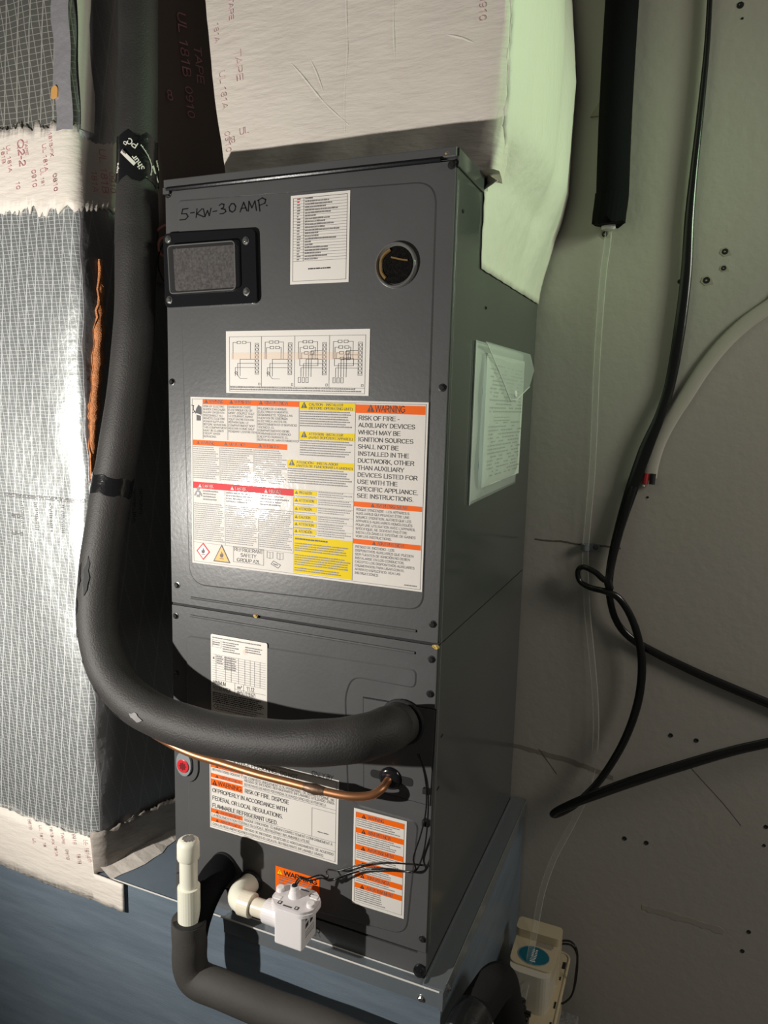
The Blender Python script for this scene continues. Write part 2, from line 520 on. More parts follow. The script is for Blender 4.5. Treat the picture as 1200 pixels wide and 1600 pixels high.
for _c, _b, _s in (('\u00c9', 'E', [(.42, 1.10), (.58, 1.28)]), ('\u00c8', 'E', [(.58, 1.10), (.42, 1.28)]), ('\u00ca', 'E', [(.32, 1.10), (.48, 1.26), (.64, 1.10)]),
                   ('\u00c0', 'A', [(.55, 1.10), (.38, 1.28)]), ('\u00cd', 'I', [(.15, 1.10), (.32, 1.28)]), ('\u00d3', 'O', [(.48, 1.10), (.64, 1.28)]), ('\u00da', 'U', [(.44, 1.10), (.60, 1.28)])):
    PEN[_c] = (PEN[_b][0], PEN[_b][1] + [_s])


def pen_text(s, weight):
    V, Fc, x = [], [], 0.0
    for ch in s:
        adv, st = PEN[ch]
        for line in st:
            P = [Vector((p[0] + x, p[1])) for p in line]
            for p, q in zip(P, P[1:]):
                d = q - p
                if d.length < 1e-5:
                    continue
                d.normalize()
                nn = Vector((-d.y, d.x)) * weight / 2
                p2, q2 = p - d * weight * 0.30, q + d * weight * 0.30
                k = len(V)
                V += [tuple(p2 - nn), tuple(q2 - nn), tuple(q2 + nn), tuple(p2 + nn)]
                Fc.append((k, k + 1, k + 2, k + 3))
        x += adv
    return [(v[0] * CAP, v[1] * CAP) for v in V], Fc, 0.0, x * CAP


CAP = 0.7
_tc = {}


def glyphs(s, bold=0.0):
    key = (s, bold)
    if key in _tc:
        return _tc[key]
    if all(ch in PEN for ch in s):
        _tc[key] = pen_text(s, 0.112 + bold * 2.5)
        return _tc[key]
    cu = bpy.data.curves.new('lettering', 'FONT')
    cu.body = s
    cu.size = 1
    cu.resolution_u = 2
    cu.offset = bold
    o = bpy.data.objects.new('lettering', cu)
    C.objects.link(o)
    dg = bpy.context.evaluated_depsgraph_get()
    me = bpy.data.meshes.new_from_object(o.evaluated_get(dg))
    V = [(v.co.x, v.co.y) for v in me.vertices]
    Fc = [tuple(p.vertices) for p in me.polygons]
    bpy.data.objects.remove(o)
    bpy.data.curves.remove(cu)
    bpy.data.meshes.remove(me)
    x0 = min((v[0] for v in V), default=0)
    x1 = max((v[0] for v in V), default=1)
    _tc[key] = (V, Fc, x0, x1)
    return _tc[key]


def put_text(bm, s, x, z, cap, width=None, y=0.0, place=onfront, sx=None, bold=0.0, rot=0.0):
    V, Fc, x0, x1 = glyphs(s, bold)
    k = cap / CAP
    kx = sx if sx else (width / max(x1 - x0, 1e-6) if width else k)
    c, s_ = math.cos(rot), math.sin(rot)
    vs_ = []
    for a, b in V:
        u, w = (a - x0) * kx, b * k
        vs_.append(bm.verts.new(place((x + u * c - w * s_, z + u * s_ + w * c), y)))
    for f in Fc:
        try:
            bm.faces.new([vs_[i] for i in f])
        except ValueError:
            pass


class Label:
    """a printed sticker: base sheet is a part, every kind of print on it a sub-part"""

    def __init__(self, parent, name, r, m, label, y=-0.0018, place=onfront, sign=-1, corner=0.0, smoothbase=False):
        self.x0, self.x1, self.z0, self.z1 = r
        self.y, self.place, self.sg = y, place, sign
        bm = BM()
        lp = rect(*r) if not corner else roundpoly(rect(*r), corner, 4)
        prism(bm, lp, y, y + sign * 0.0003, place)
        self.base = obj(name, bm, m, parent, label)
        self.layers = {}

    def d(self, k):
        return self.y + self.sg * (0.0003 + 0.00015 * k)

    def layer(self, name, m, k):
        key = (name, m.name, k)
        if key not in self.layers:
            self.layers[key] = (BM(), m)
        return self.layers[key][0]

    def band(self, r, m, k=1, name='header_band'):
        bm = BM()
        v = [bm.verts.new(self.place(p, self.d(k))) for p in rect(*r)]
        bm.faces.new(v)
        obj(name, bm, m, self.base)

    def line(self, pts, w=0.0005, name='ruled_line', m=None, k=2):
        ribbon(self.layer(name, m or M['ink_grey'], k), pts, w, self.d(k), place=self.place)

    def frame(self, r, w=0.0005, m=None, k=2):
        p = rect(*r)
        self.line(p + [p[0]], w, m=m, k=k)

    def text(self, s, t, cap, m=None, bold=0.0, k=3, fit=True, name='lettering', rot=0.0):
        put_text(self.layer(name, m or M['ink'], k), s, t[0], t[1], cap, t[2] if fit and len(t) > 2 else None, self.d(k), self.place, bold=bold, rot=rot)

    def block(self, lines, x, ztop, pitch, cap, width, m=None, bold=0.0):
        """left-aligned paragraph; the longest line fills the width"""
        w = max(glyphs(s, bold)[3] - glyphs(s, bold)[2] for s in lines if s)
        for i, s in enumerate(lines):
            if s:
                put_text(self.layer('lettering', m or M['ink_grey'], 3), s, x, ztop - cap - i * pitch, cap, None, self.d(3), self.place, sx=width / w, bold=bold)

    def fine(self, r, pitch, h, m=None, ragged=0.25, seed=1, word=0.0045):
        """print too small to read: rows of word-long dashes"""
        rnd = random.Random(seed)
        bm = self.layer('fine_print', m or M['ink_fine'], 3)
        x0, x1, z0, z1 = r
        z = z1 - h
        while z > z0:
            end = x1 - rnd.random() * ragged * (x1 - x0)
            x = x0
            while x < end:
                w = min(word * (0.35 + rnd.random()), end - x)
                if w > 0.0008:
                    v = [bm.verts.new(self.place(p, self.d(3))) for p in rect(x, x + w, z, z + h * (0.75 + 0.25 * rnd.random()))]
                    bm.faces.new(v)
                x += w + 0.0009
            z -= pitch

    def poly(self, pts, m, k=2, name='pictogram'):
        bm = self.layer(name, m, k)
        v = [bm.verts.new(self.place(p, self.d(k))) for p in pts]
        for t in tessellate_polygon([[Vector((p[0], p[1], 0)) for p in pts]]):
            bm.faces.new([v[i] for i in t])

    def triangle(self, x, z, h, m=None, inner=None, k=3):
        """warning triangle with its base centred on (x, z)"""
        self.poly([(x - h * 0.56, z), (x + h * 0.56, z), (x, z + h)], m or M['ink'], k, 'warning_triangle')
        im = inner or M['orange']
        self.poly(rect(x - h * 0.06, x + h * 0.06, z + h * 0.30, z + h * 0.68), im, k + 1, 'exclamation_mark')
        self.poly(rect(x - h * 0.06, x + h * 0.06, z + h * 0.10, z + h * 0.22), im, k + 1, 'exclamation_mark')

    def done(self):
        for (name, mn, k), (bm, m) in self.layers.items():
            obj(name, bm, m, self.base, kind='stuff')
        return self.base


def screw_mesh(name, r, m, slot=True):
    bm = BM()
    lathe(bm, (0, 0, 0), (0, -1, 0), [(0, r * 1.15), (0.0008, r * 1.15), (0.0010, r * 0.8)], 16)
    lathe(bm, (0, -0.001, 0), (0, -1, 0), [(0, r * 0.80), (0.0022, r * 0.78), (0.0028, r * 0.60)], 6)
    if slot:
        box(bm, -r * 0.42, r * 0.42, -0.0041, -0.0037, -r * 0.1, r * 0.1)
    me = bpy.data.meshes.new(name)
    bmesh.ops.recalc_face_normals(bm, faces=bm.faces)
    bm.to_mesh(me)
    bm.free()
    me.materials.append(m)
    return me


def put_screw(me, loc, parent, name='screw', rot=None, label=None):
    o = bpy.data.objects.new(name, me)
    C.objects.link(o)
    o.location = loc
    o.rotation_euler = rot or (0, random.uniform(0, PI), 0)
    adopt(o, parent)
    if label:
        o['label'] = label
    return o


SCREW_BLACK = screw_mesh('black_screw', 0.0046, M['black_screw'])
SCREW_ZINC = screw_mesh('zinc_screw', 0.0048, M['zinc'])

W, D, H = 0.4445, 0.536, 1.120
ZB = -0.015

# ------------------------------------------------------------------ the setting
FLOOR_Z, WALL_Y = -0.55, 0.55
bm = BM()
box(bm, -1.6, 2.6, WALL_Y, WALL_Y + 0.08, FLOOR_Z, 2.3)
wall = obj('wall_back', bm, M['wall'], kind='structure')
bm = BM()
box(bm, -1.6, 2.6, -2.2, WALL_Y + 0.08, FLOOR_Z - 0.05, FLOOR_Z)
obj('floor', bm, M['floor'], kind='structure')


def on_wall(p):
    return (p[0], WALL_Y - 0.0008, p[2])


# painted-over holes and screw heads in the wall
holes = [(0.755, 0.55, 1.4854), (0.7598, 0.55, 1.4639), (0.7654, 0.55, 1.0871), (0.7657, 0.55, 1.059), (0.7395, 0.55, 1.0394), (0.6951, 0.55, 1.0389), (0.5591, 0.55, 1.1291), (0.746, 0.55, 0.1858), (0.7919, 0.55, 0.185), (0.6771, 0.55, -0.0491), (0.7186, 0.55, -0.0475), (0.9146, 0.55, -0.1793), (0.9072, 0.55, -0.2227), (0.9242, 0.55, 0.0412), (0.9244, 0.55, 0.0035), (0.6698, 0.55, 0.646)]
for i, p in enumerate(holes):
    r = (0.0056, 0.0020, 0.0056, 0.0045, 0.0062, 0.0042, 0.0058, 0.0044, 0.0044, 0.0046, 0.0046, 0.004, 0.004, 0.004, 0.003, 0.0022)[i]
    bm = BM()
    lathe(bm, (p[0], WALL_Y, p[2]), (0, -1, 0), [(0, r), (0.0010, r * 0.9), (0.0012, r * 0.45), (0.0004, r * 0.2)], 12)
    hole = obj('wall_screw', bm, M['hole'], wall)
    if i in (2, 3, 4, 6):
        bm = BM()
        prism(bm, [(p[0] + r * a, p[2] + r * b) for a, b in ((-1.6, -0.4), (-0.3, -1.5), (1.9, -1.1), (1.2, 0.5), (0.2, 1.4), (-1.2, 0.9))], WALL_Y, WALL_Y - 0.0005)
        obj('chipped_paint', bm, M['chip'], hole)


def wall_streak(name, pts, w, m):
    bm = BM()
    P = [(p[0], p[2]) for p in pts]
    q = smooth_path([(a, 0, b) for a, b in P], 8)
    lo = [(v.x, v.z - w * random.uniform(0.3, 0.6)) for v in q]
    hi = [(v.x, v.z + w * random.uniform(0.3, 0.6)) for v in reversed(q)]
    prism(bm, lo + hi, WALL_Y, WALL_Y - 0.0006)
    obj(name, bm, m, wall)


wall_streak('joint_crack', [(0.4625, 0.55, 0.5463), (0.4882, 0.55, 0.5449), (0.5185, 0.55, 0.5465), (0.5498, 0.55, 0.5431), (0.5924, 0.55, 0.5447), (0.6283, 0.55, 0.5433)], 0.0035, M['wall_mark'])
wall_streak('joint_strip', [(0.4386, 0.55, 0.1018), (0.5064, 0.55, 0.0965), (0.5786, 0.55, 0.0886), (0.6463, 0.55, 0.0737)], 0.011, M['wall_tan'])
wall_streak('joint_strip', [(0.7203, 0.55, -0.1875), (0.7654, 0.55, -0.1889), (0.8188, 0.55, -0.1899), (0.8709, 0.55, -0.1937)], 0.014, M['chip_faint'])
wall_streak('scuff', [(0.4953, 0.55, 0.104), (0.5138, 0.55, 0.0825), (0.5351, 0.55, 0.0576)], 0.0016, M['wall_mark'])
wall_streak('scuff', [(0.7874, 0.55, 0.1277), (0.812, 0.55, 0.1045), (0.8486, 0.55, 0.07), (0.8827, 0.55, 0.0329)], 0.0012, M['wall_mark'])
bm = BM()
p = (0.532, 0.55, 1.3476)
prism(bm, [(p[0] - 0.012, p[2] - 0.012), (p[0] + 0.016, p[2] - 0.012), (p[0] + 0.016, p[2] + 0.014), (p[0] + 0.002, p[2] + 0.010)], WALL_Y, WALL_Y - 0.006)
obj('foam_blob', bm, M['chip'], wall)

# ------------------------------------------------------------------ sheet-metal platform the unit stands on
plat = thing('sheet_metal_platform', 'blue-grey galvanised steel plenum box under the dark air handler', 'plenum', (0, 0.25, FLOOR_Z))
PY = -0.016
bm = BM()
box(bm, -0.95, 0.474, PY, 0.545, FLOOR_Z, ZB)
obj('box_body', bm, M['galv'], plat)
bm = BM()
prism(bm, [(PY - 0.0020, -0.039), (PY, -0.039), (PY, -0.0150), (-0.001, -0.0150), (-0.001, -0.0135), (PY - 0.0020, -0.0135)], 0.1085, 0.4720, onside)
obj('front_rail', bm, M['rail'], plat, 'bright rail along the front top edge')
bm = BM()
prism(bm, [(W + 0.001, -0.0150), (0.4745, -0.0150), (0.4745, -0.040), (0.4765, -0.040), (0.4765, -0.0125), (W + 0.0030, -0.0125), (W + 0.0030, -0.0095), (W + 0.001, -0.0095)], -0.014, 0.545)
obj('side_rail', bm, M['rail'], plat)
bm = BM()
box(bm, 0.4718, 0.4775, PY - 0.0032, PY + 0.012, -0.041, -0.0128)
obj('corner_clip', bm, M['rail'], plat)
bm = BM()
tube(bm, [(-0.12, PY - 0.0016, -0.0140), (0.2, PY - 0.0022, -0.0136), (0.472, PY - 0.0022, -0.0132)], 0.0013, 8)
obj('hemmed_edge', bm, M['edge_glint'], plat)
bm = BM()
tube(bm, [(0.13, -0.0012, -0.0132), (0.440, -0.0012, -0.0132)], 0.0010, 6)
obj('hemmed_edge', bm, M['edge_glint'], plat)
bm = BM()
tube(bm, [(0.4767, 0.0, -0.0125), (0.4767, 0.54, -0.0125)], 0.0009, 6)
obj('hemmed_edge', bm, M['edge_pale'], plat)
put_screw(SCREW_ZINC, (0.4452, -0.018, -0.0328), plat)
put_screw(SCREW_ZINC, (0.4766, 0.012, -0.028), plat, rot=(0, 0, PI / 2))

# ------------------------------------------------------------------ air handler cabinet
AH = thing('air_handler', 'tall charcoal air handler cabinet covered with warning labels', 'air handler', (W / 2, D / 2, ZB))
bm = BM()
box(bm, 0.0, W, 0.0045, D, ZB, H)
obj('cabinet_shell', bm, M['shell'], AH, bevel=0.0015)
# folded top flange in front, rolled bead beneath it
bm = BM()
box(bm, 0.0, W, -0.0028, 0.0045, 1.1085, H + 0.0004)
obj('top_flange', bm, M['panel'], AH, bevel=0.0012)
bm = BM()
tube(bm, [(0.006, -0.0030, 1.1065), (0.425, -0.0030, 1.1065)], 0.0030, 8)
obj('rolled_bead', bm, M['black_plastic'], AH)
bm = BM()
box(bm, 0.0, 0.011, -0.0045, 0.0, 1.100, 1.1085)
obj('edge_clip', bm, M['panel'], AH)

SEAM_T, SEAM_B = 0.4885, 0.4840
upper_field = roundpoly([(0.0221, 1.083), (0.3962, 1.0852), (0.4212, 1.0724), (0.4221, 0.5348), (0.4019, 0.5276), (0.0366, 0.5262)], [0.012, 0.022, 0.026, 0.022, 0.020, 0.030], 8)
upper_field = roundpoly([(0.0234, 1.0909), (0.4208, 1.083), (0.4222, 0.5303), (0.0354, 0.521)], [0.008, 0.030, 0.024, 0.034], 9)
bm = BM()
emboss_panel(bm, rect(0.0012, W - 0.0012, SEAM_T, 1.1040), upper_field, 0.0014, 0.0045)
obj('upper_access_panel', bm, M['panel'], AH)
lower_field = roundpoly([(0.028, 0.4383), (0.4159, 0.447), (0.415, 0.4192), (0.3195, 0.4193), (0.3089, 0.3914), (0.3161, 0.2442), (0.3279, 0.227), (0.4266, 0.2245), (0.4142, 0.0429), (0.0279, 0.02)], [0.012, 0.010, 0.010, 0.014, 0.014, 0.010, 0.010, 0.014, 0.024, 0.014], 6)
bm = BM()
PB = 0.0245
emboss_panel(bm, rect(0.0012, W - 0.0012, PB, SEAM_B), lower_field, 0.0014, 0.0045)
obj('lower_access_panel', bm, M['panel'], AH)
bm = BM()
prism(bm, [(0, ZB), (W, ZB), (W, PB - 0.0005), (W - 0.0135, PB - 0.0005), (W - 0.0135, PB - 0.004), (0, PB - 0.004)], 0.0, 0.0044)
rail_o = obj('bottom_rail', bm, M['panel'], AH)
bm = BM()
box(bm, 0.0002, W - 0.0002, 0.0030, 0.0046, SEAM_B - 0.001, SEAM_T + 0.001)
obj('panel_gap', bm, M['black_gap'], AH)
bm = BM()
box(bm, 0.002, W - 0.014, 0.0030, 0.0046, PB - 0.005, PB + 0.0005)
obj('panel_gap', bm, M['black_gap'], AH)
# stamped word, partly hidden by the float switch
bm = BM()
put_text(bm, 'WER', 0.2433, -0.0073, 0.0155, 0.030, -0.0004)
obj('stamped_lettering', bm, M['shell'], rail_o)
# stiffening beads either side of the seam
for pts in ([(0.0387, 0.4999), (0.4122, 0.501)], [(0.0371, 0.4708), (0.4114, 0.47)]):
    bm = BM()
    tube(bm, [(a, -0.0003, b) for a, b in pts], 0.0021, 8)
    obj('stiffening_bead', bm, M['panel'], AH)
# thin folded edge down the right side, and the seam carried round it
bm = BM()
tube(bm, [(W + 0.0001, 0.013, 0.03), (W + 0.0001, 0.012, 1.085)], 0.0008, 6)
obj('folded_edge', bm, M['edge_pale'], AH)
bm = BM()
box(bm, W, W + 0.0005, 0.0, D - 0.01, SEAM_B, SEAM_B + 0.0014)
obj('side_seam', bm, M['black_gap'], AH)
bm = BM()
box(bm, W, W + 0.0028, 0.002, 0.118, H - 0.022, H)
obj('side_flange', bm, M['shell'], AH, bevel=0.0008)
for u in ((0.4445, 0.032, 0.3427), (0.4445, 0.0236, 0.2672)):
    bm = BM()
    box(bm, W, W + 0.0006, u[1] - 0.004, u[1] + 0.005, u[2] - 0.0012, u[2] + 0.0012)
    obj('side_notch', bm, M['black_gap'], AH)

for p in [(0.0064, 1.1002), (0.4385, 1.0994), (0.0081, 0.8309), (0.4368, 0.8286), (0.012, 0.5171), (0.4356, 0.5143), (0.0086, 0.4669), (0.4357, 0.4649), (0.0081, 0.3716), (0.4357, 0.4156), (0.4371, 0.2763), (0.437, 0.2282), (0.4378, 0.0457)]:
    put_screw(SCREW_BLACK, (p[0], 0.0, p[1]), AH)
put_screw(SCREW_ZINC, (0.4362, 0.0, -0.0207), AH)
for p in ((0.4445, 0.1421, 1.0359), (0.4445, 0.033, 1.0528), (0.4445, 0.1643, 0.9497)):
    put_screw(SCREW_BLACK, (W, p[1], p[2]), AH, rot=(0, 0, PI / 2)).scale = (0.55, 0.55, 0.55)
bm = BM()
lathe(bm, (0.4366, 0, -0.0029), (0, -1, 0), [(0, 0.0085), (0.004, 0.0095), (0.007, 0.0088), (0.0075, 0.005), (0.009, 0.0045), (0.0095, 0.002)], 20)
obj('thumb_knob', bm, M['black_plastic'], AH, smooth=True)
for p, r in (((0.1567, 0.4873), 0.004), ((0.4414, 0.4838), 0.005), ((0.433, 1.1133), 0.004)):
    bm = BM()
    bmesh.ops.create_icosphere(bm, subdivisions=2, radius=r, matrix=Matrix.Translation((p[0], -0.0015, p[1])) @ Matrix.Diagonal((1.0, 0.35, 0.55, 1)))
    for v in bm.verts:
        v.co += Vector((random.uniform(-1, 1), random.uniform(-1, 1), random.uniform(-1, 1))) * r * 0.25
    obj('foam_crumb', bm, M['gold'], AH)

# filter window: black bezel, clear raised cover, grey fibre behind
bez = roundpoly([(0.0017, 1.0442), (0.1592, 1.0412), (0.1625, 0.941), (0.0031, 0.939)], 0.009, 6)
bm = BM()
prism(bm, bez, -0.0004, -0.0075)
bezel = obj('window_bezel', bm, M['black_plastic'], AH, bevel=0.002, segs=3)
win = roundpoly([(0.0142, 1.0263), (0.1318, 1.0266), (0.1338, 0.9586), (0.0175, 0.9561)], 0.008, 6)
bm = BM()
prism(bm, inset(win, 0.005), -0.0076, -0.0086)
obj('fibre_pad', bm, M['pad'], bezel)
bm = BM()
n = len(win)
o1 = [bm.verts.new((p[0], -0.0074, p[1])) for p in win]
o2 = [bm.verts.new((p[0], -0.0150, p[1])) for p in inset(win, 0.0015)]
for i in range(n):
    bm.faces.new((o1[i], o1[(i + 1) % n], o2[(i + 1) % n], o2[i]))
bm.faces.new(o2)
obj('window_cover', bm, M['clear'], bezel, 'clear raised plastic cover')
bm = BM()
tube(bm, [(p[0], -0.0150, p[1]) for p in inset(win, 0.0015)] + [(inset(win, 0.0015)[0][0], -0.0150, inset(win, 0.0015)[0][1])], 0.0009, 6)
obj('cover_rim', bm, M['ring'], bezel)
for p in [(0.0109, 1.0356), (0.1445, 1.0259), (0.0116, 0.9499), (0.1456, 0.9573)]:
    put_screw(SCREW_ZINC, (p[0], -0.0075, p[1]), AH)

# round sight glass
sc_ = (0.369, 0.9833)
bm = BM()
lathe(bm, (sc_[0], -0.0010, sc_[1]), (0, -1, 0), [(0, 0.0290), (0.004, 0.0288), (0.0060, 0.0275), (0.0060, 0.0262), (0.0030, 0.0245), (0.0026, 0.0235)], 40)
ring = obj('sight_glass', bm, M['ring'], AH, 'clear round sight glass ring', smooth=True)
bm = BM()
lathe(bm, (sc_[0], -0.0040, sc_[1]), (0, -1, 0), [(0, 0.0236), (0.0006, 0.0234)], 32)
obj('dark_pad', bm, M['pad_dark'], ring)
bm = BM()
tube(bm, smooth_path([(sc_[0] - 0.0208 * math.cos(a), -0.0052, sc_[1] + 0.0208 * math.sin(a)) for a in (-0.9, -0.4, 0.2, 0.7, 1.2)], 4), 0.0022, 6)
obj('amber_liner', bm, M['amber_ring'], ring)
bm = BM()
tube(bm, smooth_path([(sc_[0] - 0.006, -0.0052, sc_[1] + 0.010), (sc_[0] + 0.006, -0.0052, sc_[1] + 0.007), (sc_[0] + 0.017, -0.0052, sc_[1] + 0.005)], 4), 0.0012, 6)
obj('amber_strand', bm, M['amber_ring'], ring)

# handwriting in marker
bm = BM()
for st in ([(0.0421, 1.0776), (0.033, 1.0774), (0.0308, 1.0712), (0.0393, 1.0706), (0.0422, 1.0666), (0.0374, 1.0629), (0.0276, 1.0629)], [(0.0468, 1.0712), (0.0531, 1.0714)], [(0.0579, 1.076), (0.0563, 1.0644)],
           [(0.0668, 1.0756), (0.0575, 1.0692), (0.0696, 1.0642)], [(0.0689, 1.0752), (0.0717, 1.0645), (0.0759, 1.0723), (0.0791, 1.0651), (0.0821, 1.0751)], [(0.0856, 1.0702), (0.0917, 1.0707)],
           [(0.0961, 1.0777), (0.1001, 1.0797), (0.1042, 1.0785), (0.1033, 1.0744), (0.0995, 1.0731), (0.1058, 1.0717), (0.1073, 1.0686), (0.1029, 1.0664), (0.0974, 1.0664)], [(0.1162, 1.078), (0.1127, 1.0742), (0.1138, 1.0691), (0.1181, 1.0671), (0.1224, 1.0693), (0.1238, 1.0743), (0.1207, 1.0781), (0.1162, 1.0785)],
           [(0.1309, 1.0664), (0.1368, 1.0787), (0.1421, 1.067)], [(0.1326, 1.0709), (0.1407, 1.0712)], [(0.1444, 1.0664), (0.1455, 1.0794), (0.1502, 1.0704), (0.1552, 1.0791), (0.1577, 1.0663)],
           [(0.1632, 1.065), (0.161, 1.08)], [(0.1596, 1.0792), (0.167, 1.0822), (0.1725, 1.0795), (0.1712, 1.0749), (0.1627, 1.0727)], [(0.1736, 1.072), (0.1747, 1.0715)]):
    ribbon(bm, st, 0.0015, -0.0019)
obj('marker_handwriting', bm, M['marker'], AH, 'black marker handwriting')

# ------------------------------------------------------------------ stickers on the upper panel
# 1. component list
L = Label(AH, 'component_list_label', (0.2124, 0.3013, 0.9652, 1.081), M['paper'], 'white printed table sticker')
x0, x1, z0, z1 = L.x0 + 0.004, L.x1 - 0.004, L.z0 + 0.004, L.z1 - 0.004
L.frame((x0, x1, z0, z1))
xc = x0 + (x1 - x0) * 0.20
zb = z0 + 0.026
L.line([(xc, zb), (xc, z1)])
nrow = 22
for i in range(nrow + 1):
    L.line([(x0, zb + (z1 - zb) * i / nrow), (x1, zb + (z1 - zb) * i / nrow)], 0.0004)
rnd = random.Random(3)
for i in range(nrow):
    zz = zb + (z1 - zb) * i / nrow + 0.0010
    red = i > nrow - 3
    L.fine((x0 + 0.006, x0 + 0.012, zz, zz + 0.0022), 0.01, 0.0017, M['redband'] if red else M['ink_grey'], 0.5, i)
    L.fine((xc + 0.002, xc + 0.012 + rnd.random() * 0.045, zz, zz + 0.0024), 0.01, 0.0018, M['ink_grey'], 0.1, i + 50)
L.fine((x0 + 0.024, x0 + 0.058, z0 + 0.014, z0 + 0.0165), 0.01, 0.0018, M['ink'], 0.05, 90)
L.done()

# 2. wiring diagrams: four framed circuits
L = Label(AH, 'wiring_diagram_label', (0.1068, 0.3342, 0.8164, 0.9041), M['paper'], 'wide cream wiring diagram sticker')
x0, x1, z0, z1 = L.x0 + 0.006, L.x1 - 0.006, L.z0 + 0.0025, L.z1 - 0.008
L.frame((x0, x1, z0, z1))
L.line([(x0, z0 + 0.0075), (x1, z0 + 0.0075)])
L.fine((x0 + 0.001, x1 - 0.001, z0 + 0.0008, z0 + 0.0070), 0.0031, 0.0019, M['ink_grey'], 0.10, 5, 0.003)
L.band((x0 + 0.003, x1 - 0.008, L.z0 + 0.0475, L.z0 + 0.0575), M['peach'], 1, 'painted_glare')  # glare stripe painted across the diagrams
w4 = (x1 - x0) / 4
for k in range(1, 4):
    L.line([(x0 + w4 * k, z0 + 0.0075), (x0 + w4 * k, z1)], 0.0006)


def circ(cx, cz, r, n=8):
    return [(cx + r * math.cos(2 * PI * i / n), cz + r * math.sin(2 * PI * i / n)) for i in range(n + 1)]


LW = 0.00055
for k in range(4):
    a = x0 + w4 * k
    zt = z1
    rows = (1, 2, 3, 4)[k]
    for j in range(rows):
        zz = zt - 0.008 - 0.0075 * j
        xs = a + 0.010 + 0.0012 * j
        L.line([(a + 0.006 + 0.0025 * j, z0 + 0.046), (a + 0.006 + 0.0025 * j, zz), (xs + 0.003, zz)], LW, 'circuit_line', M['ink'])
        for q in range(2):
            L.line([(xs + 0.003 + q * 0.009, zz - 0.0016), (xs + 0.009 + q * 0.009, zz - 0.0016), (xs + 0.009 + q * 0.009, zz + 0.0016), (xs + 0.003 + q * 0.009, zz + 0.0016), (xs + 0.003 + q * 0.009, zz - 0.0016)], LW, 'circuit_line', M['ink'])
        L.line([(xs + 0.018, zz), (a + w4 * 0.66 - 0.0035 * j, zz), (a + w4 * 0.66 - 0.0035 * j, z0 + 0.046)], LW, 'circuit_line', M['ink'])
    cx = a + w4 * 0.86
    n = 8
    for j in range(n):
        L.line(circ(cx, z0 + 0.028 + j * 0.0052, 0.0021), 0.00045, 'circuit_line', M['ink'])
    L.line(rect(cx - 0.003, cx + 0.003, z0 + 0.0245, z0 + 0.068) + [(cx - 0.003, z0 + 0.0245)], 0.00045, 'circuit_line', M['ink'])
    for j in range(3 if k < 2 else 5):
        zz = z0 + 0.034 + j * 0.0058
        L.line([(a + 0.010 + 0.004 * j, z0 + 0.022), (a + 0.010 + 0.004 * j, zz), (cx - 0.003, zz)], LW, 'circuit_line', M['ink'])
    if k >= 2:
        L.line(rect(a + 0.008, a + w4 * 0.68, z0 + 0.037, z0 + 0.0465) + [(a + 0.008, z0 + 0.037)], LW, 'circuit_line', M['ink'])
        for j in range(3):
            xx = a + 0.006 + j * 0.006
            L.line(rect(xx, xx + 0.0036, z0 + 0.014, z0 + 0.021) + [(xx, z0 + 0.014)], LW, 'circuit_line', M['ink'])
    else:
        L.line(circ(a + 0.011, z0 + 0.0265, 0.0018), 0.0006, 'circuit_line', M['ink'])
        L.line([(a + 0.012, z0 + 0.025), (a + 0.018, z0 + 0.0185), (a + 0.030, z0 + 0.0185)], 0.0004, 'circuit_line', M['ink'])
    L.line(rect(a + w4 - 0.005, a + w4 - 0.0025, z0 + 0.0095, z0 + 0.0125) + [(a + w4 - 0.005, z0 + 0.0095)], 0.0004, 'circuit_line', M['ink'])
L.done()

# 3. the large laminated warning sticker
L = Label(AH, 'large_warning_label', (0.0431, 0.4197, 0.557, 0.8096), M['paper_film'], 'large laminated white, orange and yellow warning sticker')
L.frame((L.x0 + 0.003, L.x1 - 0.003, L.z0 + 0.003, L.z1 - 0.003))
Z = lambda t: t


def hdr(r, m, s, cap, tri=True, ink=None, x=None, wid=None, bold=0.0):
    L.band(r, m)
    h = r[3] - r[2]
    cz = r[2] + (h - cap) / 2
    n = glyphs(s)[3] - glyphs(s)[2]
    tw = wid or n * cap / CAP
    tx = x if x is not None else (r[0] + r[1] - tw) / 2 + cap * 0.6
    if tri:
        L.triangle(tx - cap * 1.05, cz, cap * 1.05, ink or M['ink'], m)
    L.text(s, (tx, cz, tw), cap, ink or M['ink_grey'], bold)


# electric shock block
r = (0.0651, 0.2277, 0.799, 0.8063)
a1, a2 = 0.1092, 0.1596
L.band((r[0], r[1], r[2], r[3]), M['orange'])
for s, xa, xb in (('WARNING', r[0], a1), ('AVERTISSEMENT', a1, a2), ('ADVERTENCIA', a2, r[1])):
    tw = (xb - xa) * 0.58
    L.triangle(xa + 0.006, r[2] + 0.0020, 0.0055, M['ink'], M['orange'])
    L.text(s, (xa + 0.011, r[2] + 0.0022, tw), 0.0048, M['ink_grey'])
    L.line([(xa, r[2]), (xa, 0.7481)])
zt, zbm = r[2] - 0.0012, 0.7481
pit = (zt - zbm) / 11.2
L.block(['RISK OF ELECTRIC', 'SHOCK CAN CAUSE', 'INJURY OR DEATH:', 'DISCONNECT ALL', 'REMOTE ELECTRIC', 'POWER SUPPLIES', 'BEFORE SERVICING.', 'THIS COMPARTMENT', 'MUST BE CLOSED', 'EXCEPT WHEN', 'SERVICING.'], r[0] + 0.001, zt, pit, pit * 0.70, a1 - r[0] - 0.002)
